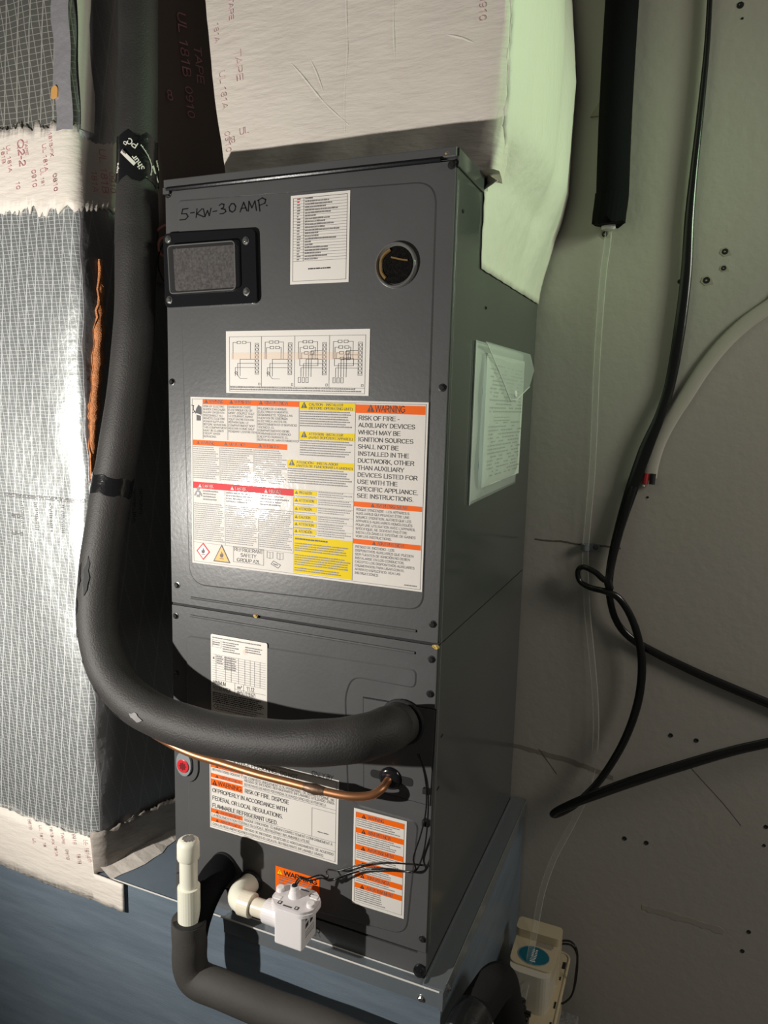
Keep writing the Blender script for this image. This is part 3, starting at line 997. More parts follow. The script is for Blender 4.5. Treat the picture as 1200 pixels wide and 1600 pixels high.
L.block(['DANGER DE CHOC', '\u00c9LECTRIQUE OU DE', 'MORT. COUPEZ TOUT', 'LE COURANT AVANT', 'TOUT ENTRETIEN OU', 'R\u00c9PARATION. LE', 'COMPARTIMENT DOIT', 'RESTER FERM\u00c9 SAUF', "PENDANT L'ENTRETIEN"], a1 + 0.001, zt, pit, pit * 0.70, a2 - a1 - 0.002)
L.block(['PELIGRO DE CHOQUE', 'EL\u00c9CTRICO O MUERTE.', 'DESCONECTE TODAS LAS', 'FUENTES DE ENERG\u00cdA', 'EL\u00c9CTRICA ANTES DE', 'MANTENIMIENTO O SERVICIO', 'T\u00c9CNICO. EL', 'COMPARTIMENTO DEBE', 'PERMANECER CERRADO', 'EXCEPTO DURANTE EL', 'SERVICIO DE MANTENIMIENTO'], a2 + 0.001, zt - 0.001, pit, pit * 0.70, r[1] - a2 - 0.001)
# gloved hand and spark
hx, hz = (0.0568, 0.7863)
hs = 0.0115
L.poly([(hx - .25 * hs, hz + .6 * hs), (hx + .1 * hs, hz + 1.05 * hs), (hx + .25 * hs, hz + .85 * hs), (hx + .5 * hs, hz + .8 * hs), (hx + .55 * hs, hz - .1 * hs), (hx + .4 * hs, hz - .3 * hs), (hx + .4 * hs, hz - 1.0 * hs), (hx - .25 * hs, hz - 1.0 * hs), (hx - .25 * hs, hz - .3 * hs), (hx - .5 * hs, hz)], M['ink'])
L.poly([(hx - .3 * hs, hz - .05 * hs), (hx + .5 * hs, hz - .25 * hs), (hx + .45 * hs, hz - .38 * hs), (hx - .35 * hs, hz - .2 * hs)], M['paper'], 3)
L.line([(hx - 1.0 * hs, hz + .95 * hs), (hx - .7 * hs, hz + .9 * hs), (hx - .75 * hs, hz + .4 * hs), (hx - .55 * hs, hz + .1 * hs), (hx - .85 * hs, hz + .0 * hs)], 0.0012, 'pictogram', M['ink'])
# second row, three columns of small print
r = (0.0458, 0.2097, 0.7391, 0.7468)
rz = 0.7475
b1, b2 = 0.0952, 0.1543
L.band((r[0], r[1], rz - 0.0095, rz - 0.0015), M['orange'])
zt2, zb2 = rz - 0.0110, 0.6866
for i, (s, xa, xb) in enumerate((('WARNING', r[0], b1), ('ADVERTENCIA', b1, b2), ('AVERTISSEMENT', b2, r[1]))):
    L.triangle(xa + 0.010, rz - 0.0078, 0.0052, M['ink'], M['orange'])
    L.text(s, (xa + 0.015, rz - 0.0078, (xb - xa) * 0.5), 0.0046, M['ink_grey'])
    L.fine((xa + 0.0012, xb - 0.0012, zb2 + 0.001, zt2), 0.0031, 0.0016, None, 0.22, 20 + i, 0.005)
    if i:
        L.line([(xa, zb2), (xa, zt2)], 0.0004)
# third row under the red band
r = (0.0460, 0.2207, 0.6730, 0.6828)
L.band(r, M['redband'], 1)
c1, c2 = 0.1038, 0.1620
zt3, zb3 = r[2] - 0.001, 0.5898
for i, (s, xa, xb) in enumerate((('DANGER', r[0], c1), ('DANGER', c1, c2), ('PELIGRO', c2, r[1]))):
    L.triangle(xa + 0.013, r[2] + 0.0018, 0.0052, M['paper'], M['redband'])
    L.text(s, (xa + 0.018, r[2] + 0.002, 0.020), 0.0046, M['paper'])
    L.fine((xa + 0.0012, xb - 0.0012, zb3 + 0.001, zt3 - 0.021), 0.0031, 0.0016, None, 0.16, 30 + i, 0.005)
    L.fine((xa + (0.018 if i == 0 else 0.002), xb - 0.008, zt3 - 0.019, zt3 - 0.001), 0.0042, 0.0022, M['ink_grey'], 0.3, 40 + i, 0.006)
    L.line([(xa if i else r[1], zb3), (xa if i else r[1], zt3)], 0.0004)
px_, pz_ = (0.0553, 0.6658)
L.poly(circ(px_, pz_ + 0.0062, 0.0026, 10)[:-1], M['ink_grey'])
L.poly([(px_ - .0035, pz_ + .0035), (px_ + .0035, pz_ + .0035), (px_ + .0075, pz_ - .0035), (px_ + .006, pz_ - .0048), (px_ + .003, pz_ - .001), (px_ + .003, pz_ - .0062), (px_ - .003, pz_ - .0062), (px_ - .003, pz_ - .001), (px_ - .006, pz_ - .0048), (px_ - .0075, pz_ - .0035)], M['ink_grey'])
L.poly(circ(px_, pz_ - 0.0005, 0.0022, 8)[:-1], M['paper'], 3)
L.line([(r[0], zb3), (r[1], zb3)], 0.0004)
# flammable symbols
fx, fz = (0.0637, 0.5766)
q = 0.0135
L.poly([(fx, fz - q), (fx + q * .92, fz), (fx, fz + q), (fx - q * .92, fz)], M['redband'])
q = 0.0110
L.poly([(fx, fz - q), (fx + q * .92, fz), (fx, fz + q), (fx - q * .92, fz)], M['paper'], 3)


def flame(cx, cz, s, k=4):
    L.poly([(cx + a * s, cz + b * s) for a, b in ((-.42, -.1), (-.45, .25), (-.28, .55), (-.24, .2), (-.08, .5), (0, 1.05), (.2, .62), (.24, .3), (.36, .6), (.46, .2), (.36, -.12), (.15, -.3), (-.18, -.3))], M['ink'], k)
    L.poly([(cx + a * s, cz + b * s) for a, b in ((-.5, -.48), (.5, -.48), (.5, -.62), (-.5, -.62))], M['ink'], k)


flame(fx, fz - 0.001, 0.0068)
tx_, tz_ = (0.0975, 0.5633)
hh = 0.0275
L.poly([(tx_ - hh * .56, tz_), (tx_ + hh * .56, tz_), (tx_, tz_ + hh)], M['ink'])
L.poly([(tx_ - hh * .47, tz_ + .0016), (tx_ + hh * .47, tz_ + .0016), (tx_, tz_ + hh - .0032)], M['amber'], 3)
flame(tx_, tz_ + 0.0095, 0.0072)
rr = (0.1184, 0.171, 0.5664, 0.59)
L.frame(rr, 0.0006, M['ink_grey'])
for s, k in (('REFRIGERANT', 2), ('SAFETY', 1), ('GROUP A2L', 0)):
    h3 = (rr[3] - rr[2]) / 3
    wmax = (rr[1] - rr[0]) * (0.96, 0.52, 0.78)[2 - k]
    L.text(s, ((rr[0] + rr[1] - wmax) / 2, rr[2] + h3 * k + h3 * 0.14, wmax), h3 * 0.72, M['ink_grey'])
bx, bz = (0.1819, 0.5839)
for dx in (0.0, 0.017):
    L.line([(bx + dx - .005, bz + .004), (bx + dx, bz + .003), (bx + dx + .005, bz + .004), (bx + dx + .005, bz - .005), (bx + dx, bz - .006), (bx + dx - .005, bz - .005), (bx + dx - .005, bz + .004)], 0.0006, 'pictogram')
    L.line([(bx + dx, bz + .003), (bx + dx, bz - .006)], 0.0006, 'pictogram')
L.line([(bx + .002, bz - .014), (bx + .006, bz - .009), (bx + .018, bz - .014), (bx + .014, bz - .019), (bx + .002, bz - .014)], 0.0007, 'pictogram', M['ink'])
L.line([(bx + .006, bz - .013), (bx + .009, bz - .014), (bx + .013, bz - .0145)], 0.0012, 'pictogram', M['ink'])

# yellow column
yx0, yx1 = 0.2289, 0.3141
L.line([(yx0 - 0.0006, 0.7508), (yx0 - 0.0006, 0.8061)])
for rr, s1, s2, seed in (((0.2287, 0.314, 0.7951, 0.8061), 'CAUTION - INSTALLER', '(BEFORE OPERATING UNIT)', 60),
                         ((0.2291, 0.3149, 0.7545, 0.7651), 'ATTENTION - INSTALLEUR', "(AVANT D'OP\u00c9RER L'APPAREIL)", 61),
                         ((0.2098, 0.3158, 0.7142, 0.7245), 'ATENCI\u00d3N - INSTALADOR', '(ANTES DE FUNCIONAR LA UNIDAD)', 62)):
    L.band(rr, M['yellow'])
    hgt = rr[3] - rr[2]
    L.triangle(rr[0] + 0.0075, rr[2] + hgt * 0.25, 0.0085, M['ink'], M['yellow'])
    L.text(s1, (rr[0] + 0.015, rr[2] + hgt * 0.56, (rr[1] - rr[0]) * 0.62), hgt * 0.34, M['ink_grey'])
    L.text(s2, (rr[0] + 0.015, rr[2] + hgt * 0.10, (rr[1] - rr[0]) - 0.018), hgt * 0.34, M['ink_grey'])
    L.fine((rr[0] + 0.001, rr[1] - 0.002, rr[2] - 0.0255, rr[2] - 0.001), 0.0033, 0.0017, M['ink_grey'], 0.16, seed, 0.005)
sx0, sx1, ex = 0.2209, 0.2581, 0.3149
zs = [0.6821, 0.6710, 0.6590, 0.6470, 0.6367, 0.6265]
for i, s in enumerate(('PRECAUCI\u00d3N', 'ATTENTION', 'ATENCI\u00d3N', 'CAUTION', 'ATTENTION', 'ATENCI\u00d3N')):
    rr = (sx0, sx1, zs[i] - 0.0068, zs[i])
    L.band(rr, M['yellow'])
    L.triangle(sx0 + 0.0042, rr[2] + 0.0014, 0.0042, M['ink'], M['yellow'])
    L.text(s, (sx0 + 0.0085, rr[2] + 0.0015, (0.021, 0.0245, 0.021, 0.019, 0.0245, 0.022)[i]), 0.0040, M['ink_grey'])
    L.fine((sx1 + 0.002, ex - 0.002, rr[2] - 0.0035, rr[3]), 0.0030, 0.0015, None, 0.3, 70 + i)
    L.fine((sx0 + 0.001, sx1, rr[2] - 0.0035, rr[2] - 0.0010), 0.0030, 0.0015, None, 0.3, 80 + i)
    L.line([(sx0, rr[3] + 0.0006), (ex, rr[3] + 0.0006)], 0.0003)
rr = (sx0, 0.3158, L.z0 + 0.0045, 0.6161)
L.band(rr, M['yellow'])
L.fine((rr[0] + 0.003, rr[0] + 0.055, rr[3] - 0.0065, rr[3] - 0.003), 0.01, 0.0024, M['ink'], 0.02, 91)
L.fine((rr[0] + 0.002, rr[1] - 0.003, rr[3] - 0.024, rr[3] - 0.010), 0.0034, 0.0018, M['ink_grey'], 0.12, 92, 0.006)
L.fine((rr[0] + 0.002, rr[1] - 0.003, rr[3] - 0.043, rr[3] - 0.027), 0.0034, 0.0018, M['ink_grey'], 0.12, 93, 0.006)
L.fine((rr[0] + 0.002, rr[1] - 0.012, rr[3] - 0.053, rr[3] - 0.046), 0.0034, 0.0018, M['ink_grey'], 0.2, 94, 0.006)
# fire block, right-hand column
fx0, fx1 = 0.3160, L.x1 - 0.004
L.line([(fx0 - 0.0006, L.z0 + 0.004), (fx0 - 0.0006, L.z1 - 0.004)])
rr = (fx0, fx1, 0.7934, 0.8046)
t = (0.3443, 0.7934, 0.0433)
L.band(rr, M['orange'])
L.triangle(t[0] - 0.0065, rr[2] + 0.0018, 0.0098, M['ink'], M['orange'])
L.text('WARNING', (t[0], rr[2] + 0.0018, t[2]), 0.0092, M['ink'])
zt4, zb4 = rr[2] - 0.0035, 0.6736
pit = (zt4 - zb4) / 12.1
L.block(['RISK OF FIRE -', 'AUXILIARY DEVICES', 'WHICH MAY BE', 'IGNITION SOURCES', 'SHALL NOT BE', 'INSTALLED IN THE', 'DUCTWORK, OTHER', 'THAN AUXILIARY', 'DEVICES LISTED FOR', 'USE WITH THE', 'SPECIFIC APPLIANCE.', 'SEE INSTRUCTIONS.'], fx0 + 0.004, zt4, pit, pit * 0.63, fx1 - fx0 - 0.010, M['ink'])
rr = (fx0, fx1, 0.6663, 0.6726)
rr = (fx0, fx1, rr[3] - 0.0070, rr[3])
L.band(rr, M['orange'])
L.triangle(0.3439, rr[2] + 0.0012, 0.0045, M['ink'], M['orange'])
L.text('AVERTISSEMENT', (0.3486, rr[2] + 0.0014, 0.047), 0.0045, M['ink_grey'])
ze = 0.6205
pit = (rr[2] - 0.002 - ze) / 8.1
L.block(["RISQUE D'INCENDIE - LES APPAREILS", 'AUXILIAIRES QUI PEUVENT \u00caTRE UNE', "SOURCE D'IGNITION, AUTRES QUE LES", 'APPAREILS AUXILIAIRES HOMOLOGU\u00c9S', "POUR UNE UTILISATION AVEC L'APPAREIL", 'SP\u00c9CIFIQUE, NE DOIVENT PAS \u00caTRE', 'INSTALL\u00c9S DANS LE SYST\u00c8ME DE GAINES', 'VOIR LES INSTRUCTIONS.'], fx0 + 0.003, rr[2] - 0.002, pit, pit * 0.66, fx1 - fx0 - 0.011)
rr = (fx0, fx1, ze - 0.0070, ze)
L.band(rr, M['orange'])
L.triangle(0.3472, rr[2] + 0.0012, 0.0045, M['ink'], M['orange'])
L.text('ADVERTENCIA', (0.3520, rr[2] + 0.0014, 0.040), 0.0045, M['ink_grey'])
L.block(['RIESGO DE INCENDIO - LOS', 'DISPOSITIVOS AUXILIARES QUE PUEDEN', 'SER FUENTES DE IGNICI\u00d3N NO DEBEN', 'INSTALARSE EN LOS CONDUCTOS,', 'EXCEPTO LOS DISPOSITIVOS AUXILIARES', 'ENUMERADOS PARA USAR CON EL', 'APARATO ESPEC\u00cdFICO. VEA LAS', 'INSTRUCCIONES'], fx0 + 0.003, rr[2] - 0.002, pit, pit * 0.66, fx1 - fx0 - 0.011)
L.fine((fx1 - 0.022, fx1 - 0.004, L.z0 + 0.0055, L.z0 + 0.0078), 0.01, 0.0017, M['ink_grey'], 0.02, 99)
L.done()

# ------------------------------------------------------------------ stickers on the lower panel
# 4. rating plate
L = Label(AH, 'rating_label', (0.076, 0.1777, 0.3213, 0.448), M['paper'], 'white rating plate sticker half covered by the pipe', corner=0.003)
x0, x1, z0, z1 = L.x0 + 0.003, L.x1 - 0.003, L.z0 + 0.002, L.z1 - 0.003
L.fine((x0, x1 - 0.004, z1 - 0.0035, z1 - 0.001), 0.01, 0.0018, M['ink_grey'], 0.1, 11)
L.frame((x0, x0 + 0.016, z1 - 0.017, z1 - 0.006), 0.0004)
L.fine((x0 + 0.001, x0 + 0.015, z1 - 0.016, z1 - 0.008), 0.0035, 0.0022, M['ink_grey'], 0.2, 12, 0.003)
L.fine((x0 + 0.019, x0 + 0.052, z1 - 0.023, z1 - 0.006), 0.0036, 0.0017, M['ink_grey'], 0.5, 13)
L.fine((x0 + 0.060, x1 - 0.004, z1 - 0.018, z1 - 0.008), 0.0036, 0.0017, M['ink_grey'], 0.6, 14)
L.poly(circ(x0 + 0.060, z1 - 0.0165, 0.0045, 14)[:-1], M['peach'], 1, 'round_seal')
gz1, gz0 = z1 - 0.0290, z1 - 0.0690
for i in range(12):
    zz = gz1 - (gz1 - gz0) * i / 11
    L.line([(x0, zz), (x1, zz)], 0.0004)
for fx_ in (0.07, 0.25, 0.36, 0.50, 0.62, 0.72, 0.80, 0.90):
    L.line([(x0 + (x1 - x0) * fx_, gz0), (x0 + (x1 - x0) * fx_, gz1)], 0.0004)
L.fine((x0 + 0.022, x0 + 0.044, gz1 - 0.022, gz1 - 0.001), 0.0036, 0.0020, M['ink_grey'], 0.1, 15, 0.003)
L.fine((x0 + 0.008, x0 + 0.020, gz1 - 0.014, gz1 - 0.001), 0.0036, 0.0018, M['ink_grey'], 0.2, 16, 0.003)
L.poly(circ(x0 + 0.0022, gz1 - 0.006, 0.0014, 8)[:-1], M['ink'])
L.text('MINIMUM', (x0 + 0.0005, gz0 - 0.0085, 0.024), 0.0066, M['ink'])
L.text('ROOM AREA', (x0 + 0.0005, gz0 - 0.0175, 0.033), 0.0066, M['ink'])
L.text('m\u00b2', (x0 + 0.046, gz0 - 0.0085, 0.008), 0.0062, M['ink'])
L.text('(ft\u00b2)', (x0 + 0.045, gz0 - 0.0175, 0.010), 0.0062, M['ink'])
L.text('11.12', (x0 + 0.062, gz0 - 0.0085, 0.014), 0.0066, M['ink'])
L.text('(119.67)', (x0 + 0.059, gz0 - 0.0175, 0.019), 0.0066, M['ink'])
L.line([(x0 + 0.041, gz0), (x0 + 0.041, gz0 - 0.019)], 0.0005)
L.line([(x0 + 0.041, gz0 - 0.0098), (x1, gz0 - 0.0098)], 0.0005)
L.line([(x0 + 0.057, gz0), (x0 + 0.057, gz0 - 0.019)], 0.0005)
L.fine((x0, x1, z0 + 0.014, gz0 - 0.021), 0.0030, 0.0018, M['ink'], 0.15, 17, 0.005)
L.fine((x0 + 0.008, x1, z0 + 0.003, z0 + 0.013), 0.0036, 0.0018, M['ink_grey'], 0.2, 18, 0.005)
q = 0.0042
cx, cz = x0 + 0.0055, z0 + 0.0085
L.line([(cx, cz - q), (cx + q, cz), (cx, cz + q), (cx - q, cz), (cx, cz - q)], 0.0008, 'pictogram', M['ink'])
L.done()

# 5. service warning behind the pipes
sr = (0.0718, 0.3009, 0.124, 0.2578)
L = Label(AH, 'service_warning_label', sr, M['paper'], 'wide white refrigerant warning sticker behind the copper tube')
x0, x1, z0, z1 = L.x0 + 0.002, L.x1 - 0.004, L.z0 + 0.0035, L.z1 - 0.003
L.frame((x0, x1, z0, z1))
hb = 0.0075


def sline(v0):
    return 0.1256 + (1290 - v0) * 0.00098


xo = x0 + 0.001
oB = 0.1453 - x0
# (height of the row top above the bottom edge) from the bottom up
zrow = z0 + 0.0005
for zz, s, big in ((z0 + 0.0085, 'ADVERTENCIA', 0), (z0 + 0.0235, 'AVERTISSEMENT', 0), (z0 + 0.0700, 'WARNING', 1), (z0 + 0.0840, 'ADVERTENCIA', 0), (z0 + 0.1010, 'AVERTISSEMENT', 0)):
    h = 0.0115 if big else 0.0068
    rr = (x0, x0 + 0.0600, zz, zz + h)
    L.band(rr, M['orange'])
    cap = h * 0.66
    L.triangle(x0 + (0.0075 if big else 0.012), zz + h * 0.12, h * 0.74, M['ink'], M['orange'])
    L.text(s, (x0 + (0.014 if big else 0.018), zz + h * 0.17, 0.044 if big else 0.038), cap, M['ink'] if big else M['ink_grey'])
c9 = 0.0042
L.text('RIESGO DE INCENDIO. DES\u00c9CHELO ADECUADAMENTE DE ACUERDO', (x0 + 0.063, z0 + 0.0090, x1 - x0 - 0.066), c9, M['ink_grey'])
L.text('CON LAS REGLAMENTACIONES FEDERALES O LOCALES. REFRIGERANTE INFLAMABLE USADO.', (x0 + 0.003, z0 + 0.0022, x1 - x0 - 0.022), c9, M['ink_grey'])
L.text("RISQUE D'INCENDIE. \u00c9LIMINER CORRECTEMENT CONFORM\u00c9MENT \u00c0", (x0 + 0.063, z0 + 0.0245, x1 - x0 - 0.068), c9, M['ink_grey'])
L.text('LA R\u00c9GLEMENTATION F\u00c9D\u00c9RALE OU LOCALE, R\u00c9FRIG\u00c9RANT INFLAMMABLE UTILIS\u00c9.', (x0 + 0.003, z0 + 0.0178, x1 - x0 - 0.045), c9, M['ink_grey'])
L.line([(x0, z0 + 0.0163), (x1, z0 + 0.0163)])
L.line([(x0, z0 + 0.0308), (x1, z0 + 0.0308)])
c8 = 0.0071
L.text('RISK OF FIRE. DISPOSE', (x0 + 0.064, z0 + 0.0720, 0.079), c8)
L.text('OFPROPERLY IN ACCORDANCE WITH', (x0 + 0.003, z0 + 0.0588, 0.137), c8)
L.text('FEDERAL OR LOCAL REGULATIONS.', (x0 + 0.003, z0 + 0.0458, 0.130), c8)
L.text('FLAMMABLE REFRIGERANT USED.', (x0 + 0.003, z0 + 0.0330, 0.121), c8)
L.line([(x1 - 0.040, z0 + 0.0308), (x1 - 0.040, z0 + 0.0770), (x1, z0 + 0.0770)])
L.line([(x0 + 0.060, z0 + 0.0825), (x1, z0 + 0.0825)])
L.fine((x1 - 0.030, x1 - 0.012, z0 + 0.0395, z0 + 0.0420), 0.01, 0.0017, M['ink_grey'], 0.02, 21)
L.text('RIESGO DE INCENDIO. REFRIGERANTE INFLAMABLE UTILIZADO. PARA', (x0 + 0.063, z0 + 0.0905, x1 - x0 - 0.066), c9, M['ink_grey'])
L.text('SER REPARADO \u00daNICAMENTE POR PERSONAL DE SERVICIO CAPACITADO. NO PERFORE LA', (x0 + 0.063, z0 + 0.0842, x1 - x0 - 0.080), c9, M['ink_grey'])
L.text("RISQUE D'INCENDIE. R\u00c9FRIG\u00c9RANT INFLAMMABLE UTILIS\u00c9. LES", (x0 + 0.063, z0 + 0.1085, x1 - x0 - 0.082), c9, M['ink_grey'])
L.text('R\u00c9PARATIONS DOIVENT \u00caTRE CONFI\u00c9ES UNIQUEMENT \u00c0 DU PERSONNEL DE SERVICE FORM\u00c9. NE', (x0 + 0.003, z0 + 0.0955, x1 - x0 - 0.006), c9, M['ink_grey'])
L.text('SERVICE PERSONNEL. DO NOT', (x0 + 0.040, z0 + 0.1165, 0.118), c8)
L.text('ONLY BY', (x1 - 0.042, z0 + 0.1290, 0.036), c8)
L.done()

# 6. small orange warning sticker
L = Label(AH, 'orange_warning_label', (0.1941, 0.2713, 0.0427, 0.0916), M['orange2'], 'small bright orange warning sticker above the float switch')
x0, x1, z0, z1 = L.x0 + 0.003, L.x1 - 0.003, L.z0 + 0.002, L.z1 - 0.003
L.triangle(x0 + 0.005, z1 - 0.0085, 0.0080, M['yellow'], M['ink'])
L.text('WARNING', (x0 + 0.012, z1 - 0.0085, x1 - x0 - 0.013), 0.0078, M['ink'], 0.03)
L.line([(x0 + 0.001, z1 - 0.0105), (x1, z1 - 0.0105)], 0.0008, m=M['ink'])
L.fine((x0 + 0.003, x1 - 0.003, z0, z1 - 0.0125), 0.0046, 0.0022, M['ink_grey'], 0.10, 24, 0.006)
L.done()

# 7. tall caution sticker with six orange bands
L = Label(AH, 'striped_caution_label', (0.326, 0.4088, 0.0693, 0.2215), M['paper'], 'tall white caution sticker with six orange bands')
x0, x1, z0, z1 = L.x0 + 0.0035, L.x1 - 0.0035, L.z0 + 0.005, L.z1 - 0.005
L.frame((x0, x1, z0, z1), 0.0004)
tops = (0.0, 0.168, 0.355, 0.530, 0.665, 0.785)
hh = z1 - z0
for i, (f0, s) in enumerate(zip(tops, ('WARNING', 'ADVERTENCIA', 'AVERTISSEMENT', 'WARNING', 'ADVERTENCIA', 'AVERTISSEMENT'))):
    zt = z1 - hh * f0
    L.band((x0, x1, zt - 0.0085, zt), M['orange2'])
    L.triangle(x0 + 0.0125, zt - 0.0076, 0.0062, M['ink'], M['orange2'])
    L.text(s, (x0 + 0.0195, zt - 0.0068, (0.025, 0.036, 0.042)[i % 3]), 0.0052, M['ink_grey'])
    nxt = z1 - hh * (tops[i + 1] if i < 5 else 1.0)
    L.fine((x0 + 0.002, x1 - 0.003 - (0.018 if i == 5 else 0), nxt + 0.0008, zt - 0.0095), 0.0033, 0.0016, None, 0.28, 100 + i, 0.005)
L.done()

# ------------------------------------------------------------------ fittings on the lower panel
plate = [(0.3372, 0.3918), (0.4448, 0.3943), (0.4417, 0.2545), (0.3415, 0.2573)]
bm = BM()
prism(bm, [(p[0] + a * 0.0014, p[1] + b * 0.0014) for p, (a, b) in zip(plate, ((-1, 1), (1, 1), (1, -1), (-1, -1)))], -0.0002, -0.0016)
obj('plate_gasket', bm, M['black_gap'], AH)
bm = BM()
prism(bm, plate, -0.0003, -0.0026)
cover = obj('pipe_cover_plate', bm, M['panel'], AH)
gx, gz = (0.3967, 0.3681)
bm = BM()
lathe(bm, (gx, -0.0025, gz), (0, -1, 0), [(0, 0.0335), (0.0015, 0.0330), (0.003, 0.031), (0.003, 0.0275)], 28)
obj('suction_grommet', bm, M['black_gap'], cover)
lx, lz = (0.3819, 0.2816)
sl = [(0.355, 0.2822), (0.4102, 0.2805)]
bm = BM()
prism(bm, roundpoly([(sl[0][0] - 0.004, sl[0][1] + 0.006), (sl[1][0] + 0.006, sl[1][1] + 0.008), (sl[1][0] + 0.006, sl[1][1] - 0.005), (sl[0][0] - 0.004, sl[0][1] - 0.006)], 0.006, 5), -0.0024, -0.0032)
obj('pipe_slot', bm, M['black_gap'], cover)
bm = BM()
lathe(bm, (lx, -0.003, lz), (0, -1, 0), [(0, 0.0165), (0.002, 0.0165), (0.005, 0.0130), (0.0056, 0.0085)], 24)
obj('liquid_line_grommet', bm, M['black_plastic'], cover, smooth=True)
for u in ((0.4371, 0.2763), (0.4379, 0.2284)):
    bm = BM()
    box(bm, u[0] - 0.005, u[0] + 0.006, -0.009, -0.0005, u[1] - 0.004, u[1] + 0.004)
    obj('wire_clip', bm, M['black_gap'], AH, bevel=0.001)
# plugged drain port
rx_, rz_ = (0.0259, 0.223)


def oval(cx, cz, a, b, n=28, top=0.0):
    return [(cx + a * math.cos(2 * PI * k / n), cz + b * math.sin(2 * PI * k / n) + (top if math.sin(2 * PI * k / n) > 0.0 else 0)) for k in range(n)]


bm = BM()
prism(bm, oval(rx_ + 0.0025, rz_ - 0.002, 0.0225, 0.028, top=0.02), -0.0012, -0.0045)
pl = obj('drain_plug_boss', bm, M['panel'], AH, bevel=0.0015)
bm = BM()
prism(bm, oval(rx_, rz_, 0.0142, 0.0185, top=0.004), -0.0045, -0.0090)
obj('plug_collar', bm, M['grey_boss'], pl, 'pale grey collar')
bm = BM()
lathe(bm, (rx_ - 0.0005, -0.0088, rz_ - 0.001), (0, -1, 0), [(0, 0.0112), (0.0015, 0.0112), (0.0018, 0.0106)], 28)
obj('drain_plug', bm, M['red_plug'], pl, 'red drain plug')
bm = BM()
prism(bm, [(rx_ - 0.0005 + (0.0072 if k % 2 == 0 else 0.0050) * math.cos(PI * k / 8), rz_ - 0.001 + (0.0072 if k % 2 == 0 else 0.0050) * math.sin(PI * k / 8)) for k in range(16)], -0.0104, -0.0110)
obj('star_socket', bm, M['dark_red'], pl)
# open drain ports
for (u, r) in (((0.1501, 0.0517), 0.0195), ((0.0992, 0.0636), 0.024)):
    bm = BM()
    lathe(bm, (u[0], -0.0012, u[1]), (0, -1, 0), [(0, r), (0.005, r), (0.0055, r * 0.9)], 28)
    obj('drain_port', bm, M['black_gap'], AH)

# ------------------------------------------------------------------ supply plenum wrapped in mastic, on top of the cabinet
PL = thing('supply_plenum', 'cream mastic-coated duct on top of the air handler', 'duct', (0.23, 0.33, H))


def plenum_ring(z, cloth=False):
    """plan outline of the plenum at height z (front, right side, back, left side)"""
    t = (z - 1.12) / 0.31
    xl = 0.043 - 0.040 * t - 0.006 * t * (1 - t) * 2
    xr = 0.470 + 0.010 * min(max((z - 1.12) / 0.07, 0), 1)
    k = min(max((z - 1.12) / 0.07, 0), 1)
    k = k * k * (3 - 2 * k)
    xb = 0.4745 + 0.0155 * min(max((z - 1.12) / 0.08, 0), 1) - 0.022 * max(0, (z - 1.38) / 0.16)
    yd = 0.095
    P = []
    for i in range(25):
        a = i / 24
        P.append((xl + (xr - 0.012 - xl) * a, yd + 0.002 * math.sin(a * 9 + z * 17) + 0.0015 * math.sin(a * 23 - z * 31)))
    for i in range(1, 6):
        a = i / 6 * PI / 2
        P.append((xr - 0.012 + 0.012 * math.sin(a), yd + 0.016 - 0.016 * math.cos(a)))
    for i in range(18):
        a = i / 17
        sunk = 0 if cloth else 0.014 * min(1, a * 3) + (0.010 * min(1, a * 3) if z < 1.15 else 0)
        y = yd + 0.016 + (0.535 - yd - 0.016) * a
        bulge = 0.016 * math.sin(min(1, a * 1.05) ** 0.7 * PI) * k
        P.append((xr + (xb - xr) * a ** 1.4 + bulge - sunk, y))
    for i in range(1, 8):
        P.append((xb - (xb - xl) * i / 8, 0.535))
    for i in range(8):
        P.append((xl, 0.535 - (0.535 - yd) * i / 8))
    return P


bm = BM()
rings = []
zs_ = [1.1205, 1.126, 1.135, 1.147, 1.16, 1.18] + [1.20 + 0.02 * i for i in range(31)]
for z in zs_:
    rings.append([bm.verts.new((p[0] + random.uniform(-1, 1) * 0.0004, p[1] + random.uniform(-1, 1) * 0.0006, z)) for p in plenum_ring(z)])
for a, b in zip(rings, rings[1:]):
    n = len(a)
    for k in range(n):
        bm.faces.new((a[k], a[(k + 1) % n], b[(k + 1) % n], b[k]))
bm.faces.new(rings[0])
bm.faces.new(rings[-1])
body = obj('duct_body', bm, M['mastic'], PL, smooth=True)

# mastic cloth over the duct side, lapping down over the cabinet side
def ring_x(y, z):
    P = plenum_ring(max(z, 1.121), True)[24:48]
    for p, q in zip(P, P[1:]):
        if p[1] <= y <= q[1]:
            return p[0] + (q[0] - p[0]) * (y - p[1]) / max(q[1] - p[1], 1e-6)
    return P[0][0] if y < P[0][1] else P[-1][0]


def side_x(y, z):
    a = (y - 0.09) / 0.445
    t = min(max((z - 0.998) / 0.165, 0), 1)
    s = t * t * (3 - 2 * t)
    s *= 1 - max(0, 1 - (y - 0.1225) / 0.07) * min(1, max(0, 1 - (z - 1.115) / 0.045)) if y > 0.12 else 1
    x = (W + 0.0022) * (1 - s) + (ring_x(y, z) + 0.0016) * s
    # a loose fold runs down the rear half
    yf = 0.40 - 0.20 * (1.25 - z)
    fold = -0.009 * math.exp(-((y - yf) / 0.030) ** 2) + 0.007 * math.exp(-((y - yf - 0.065) / 0.035) ** 2)
    return max(x + fold * min(1, t * 1.3) * min(1, a * 5), W + 0.0018)


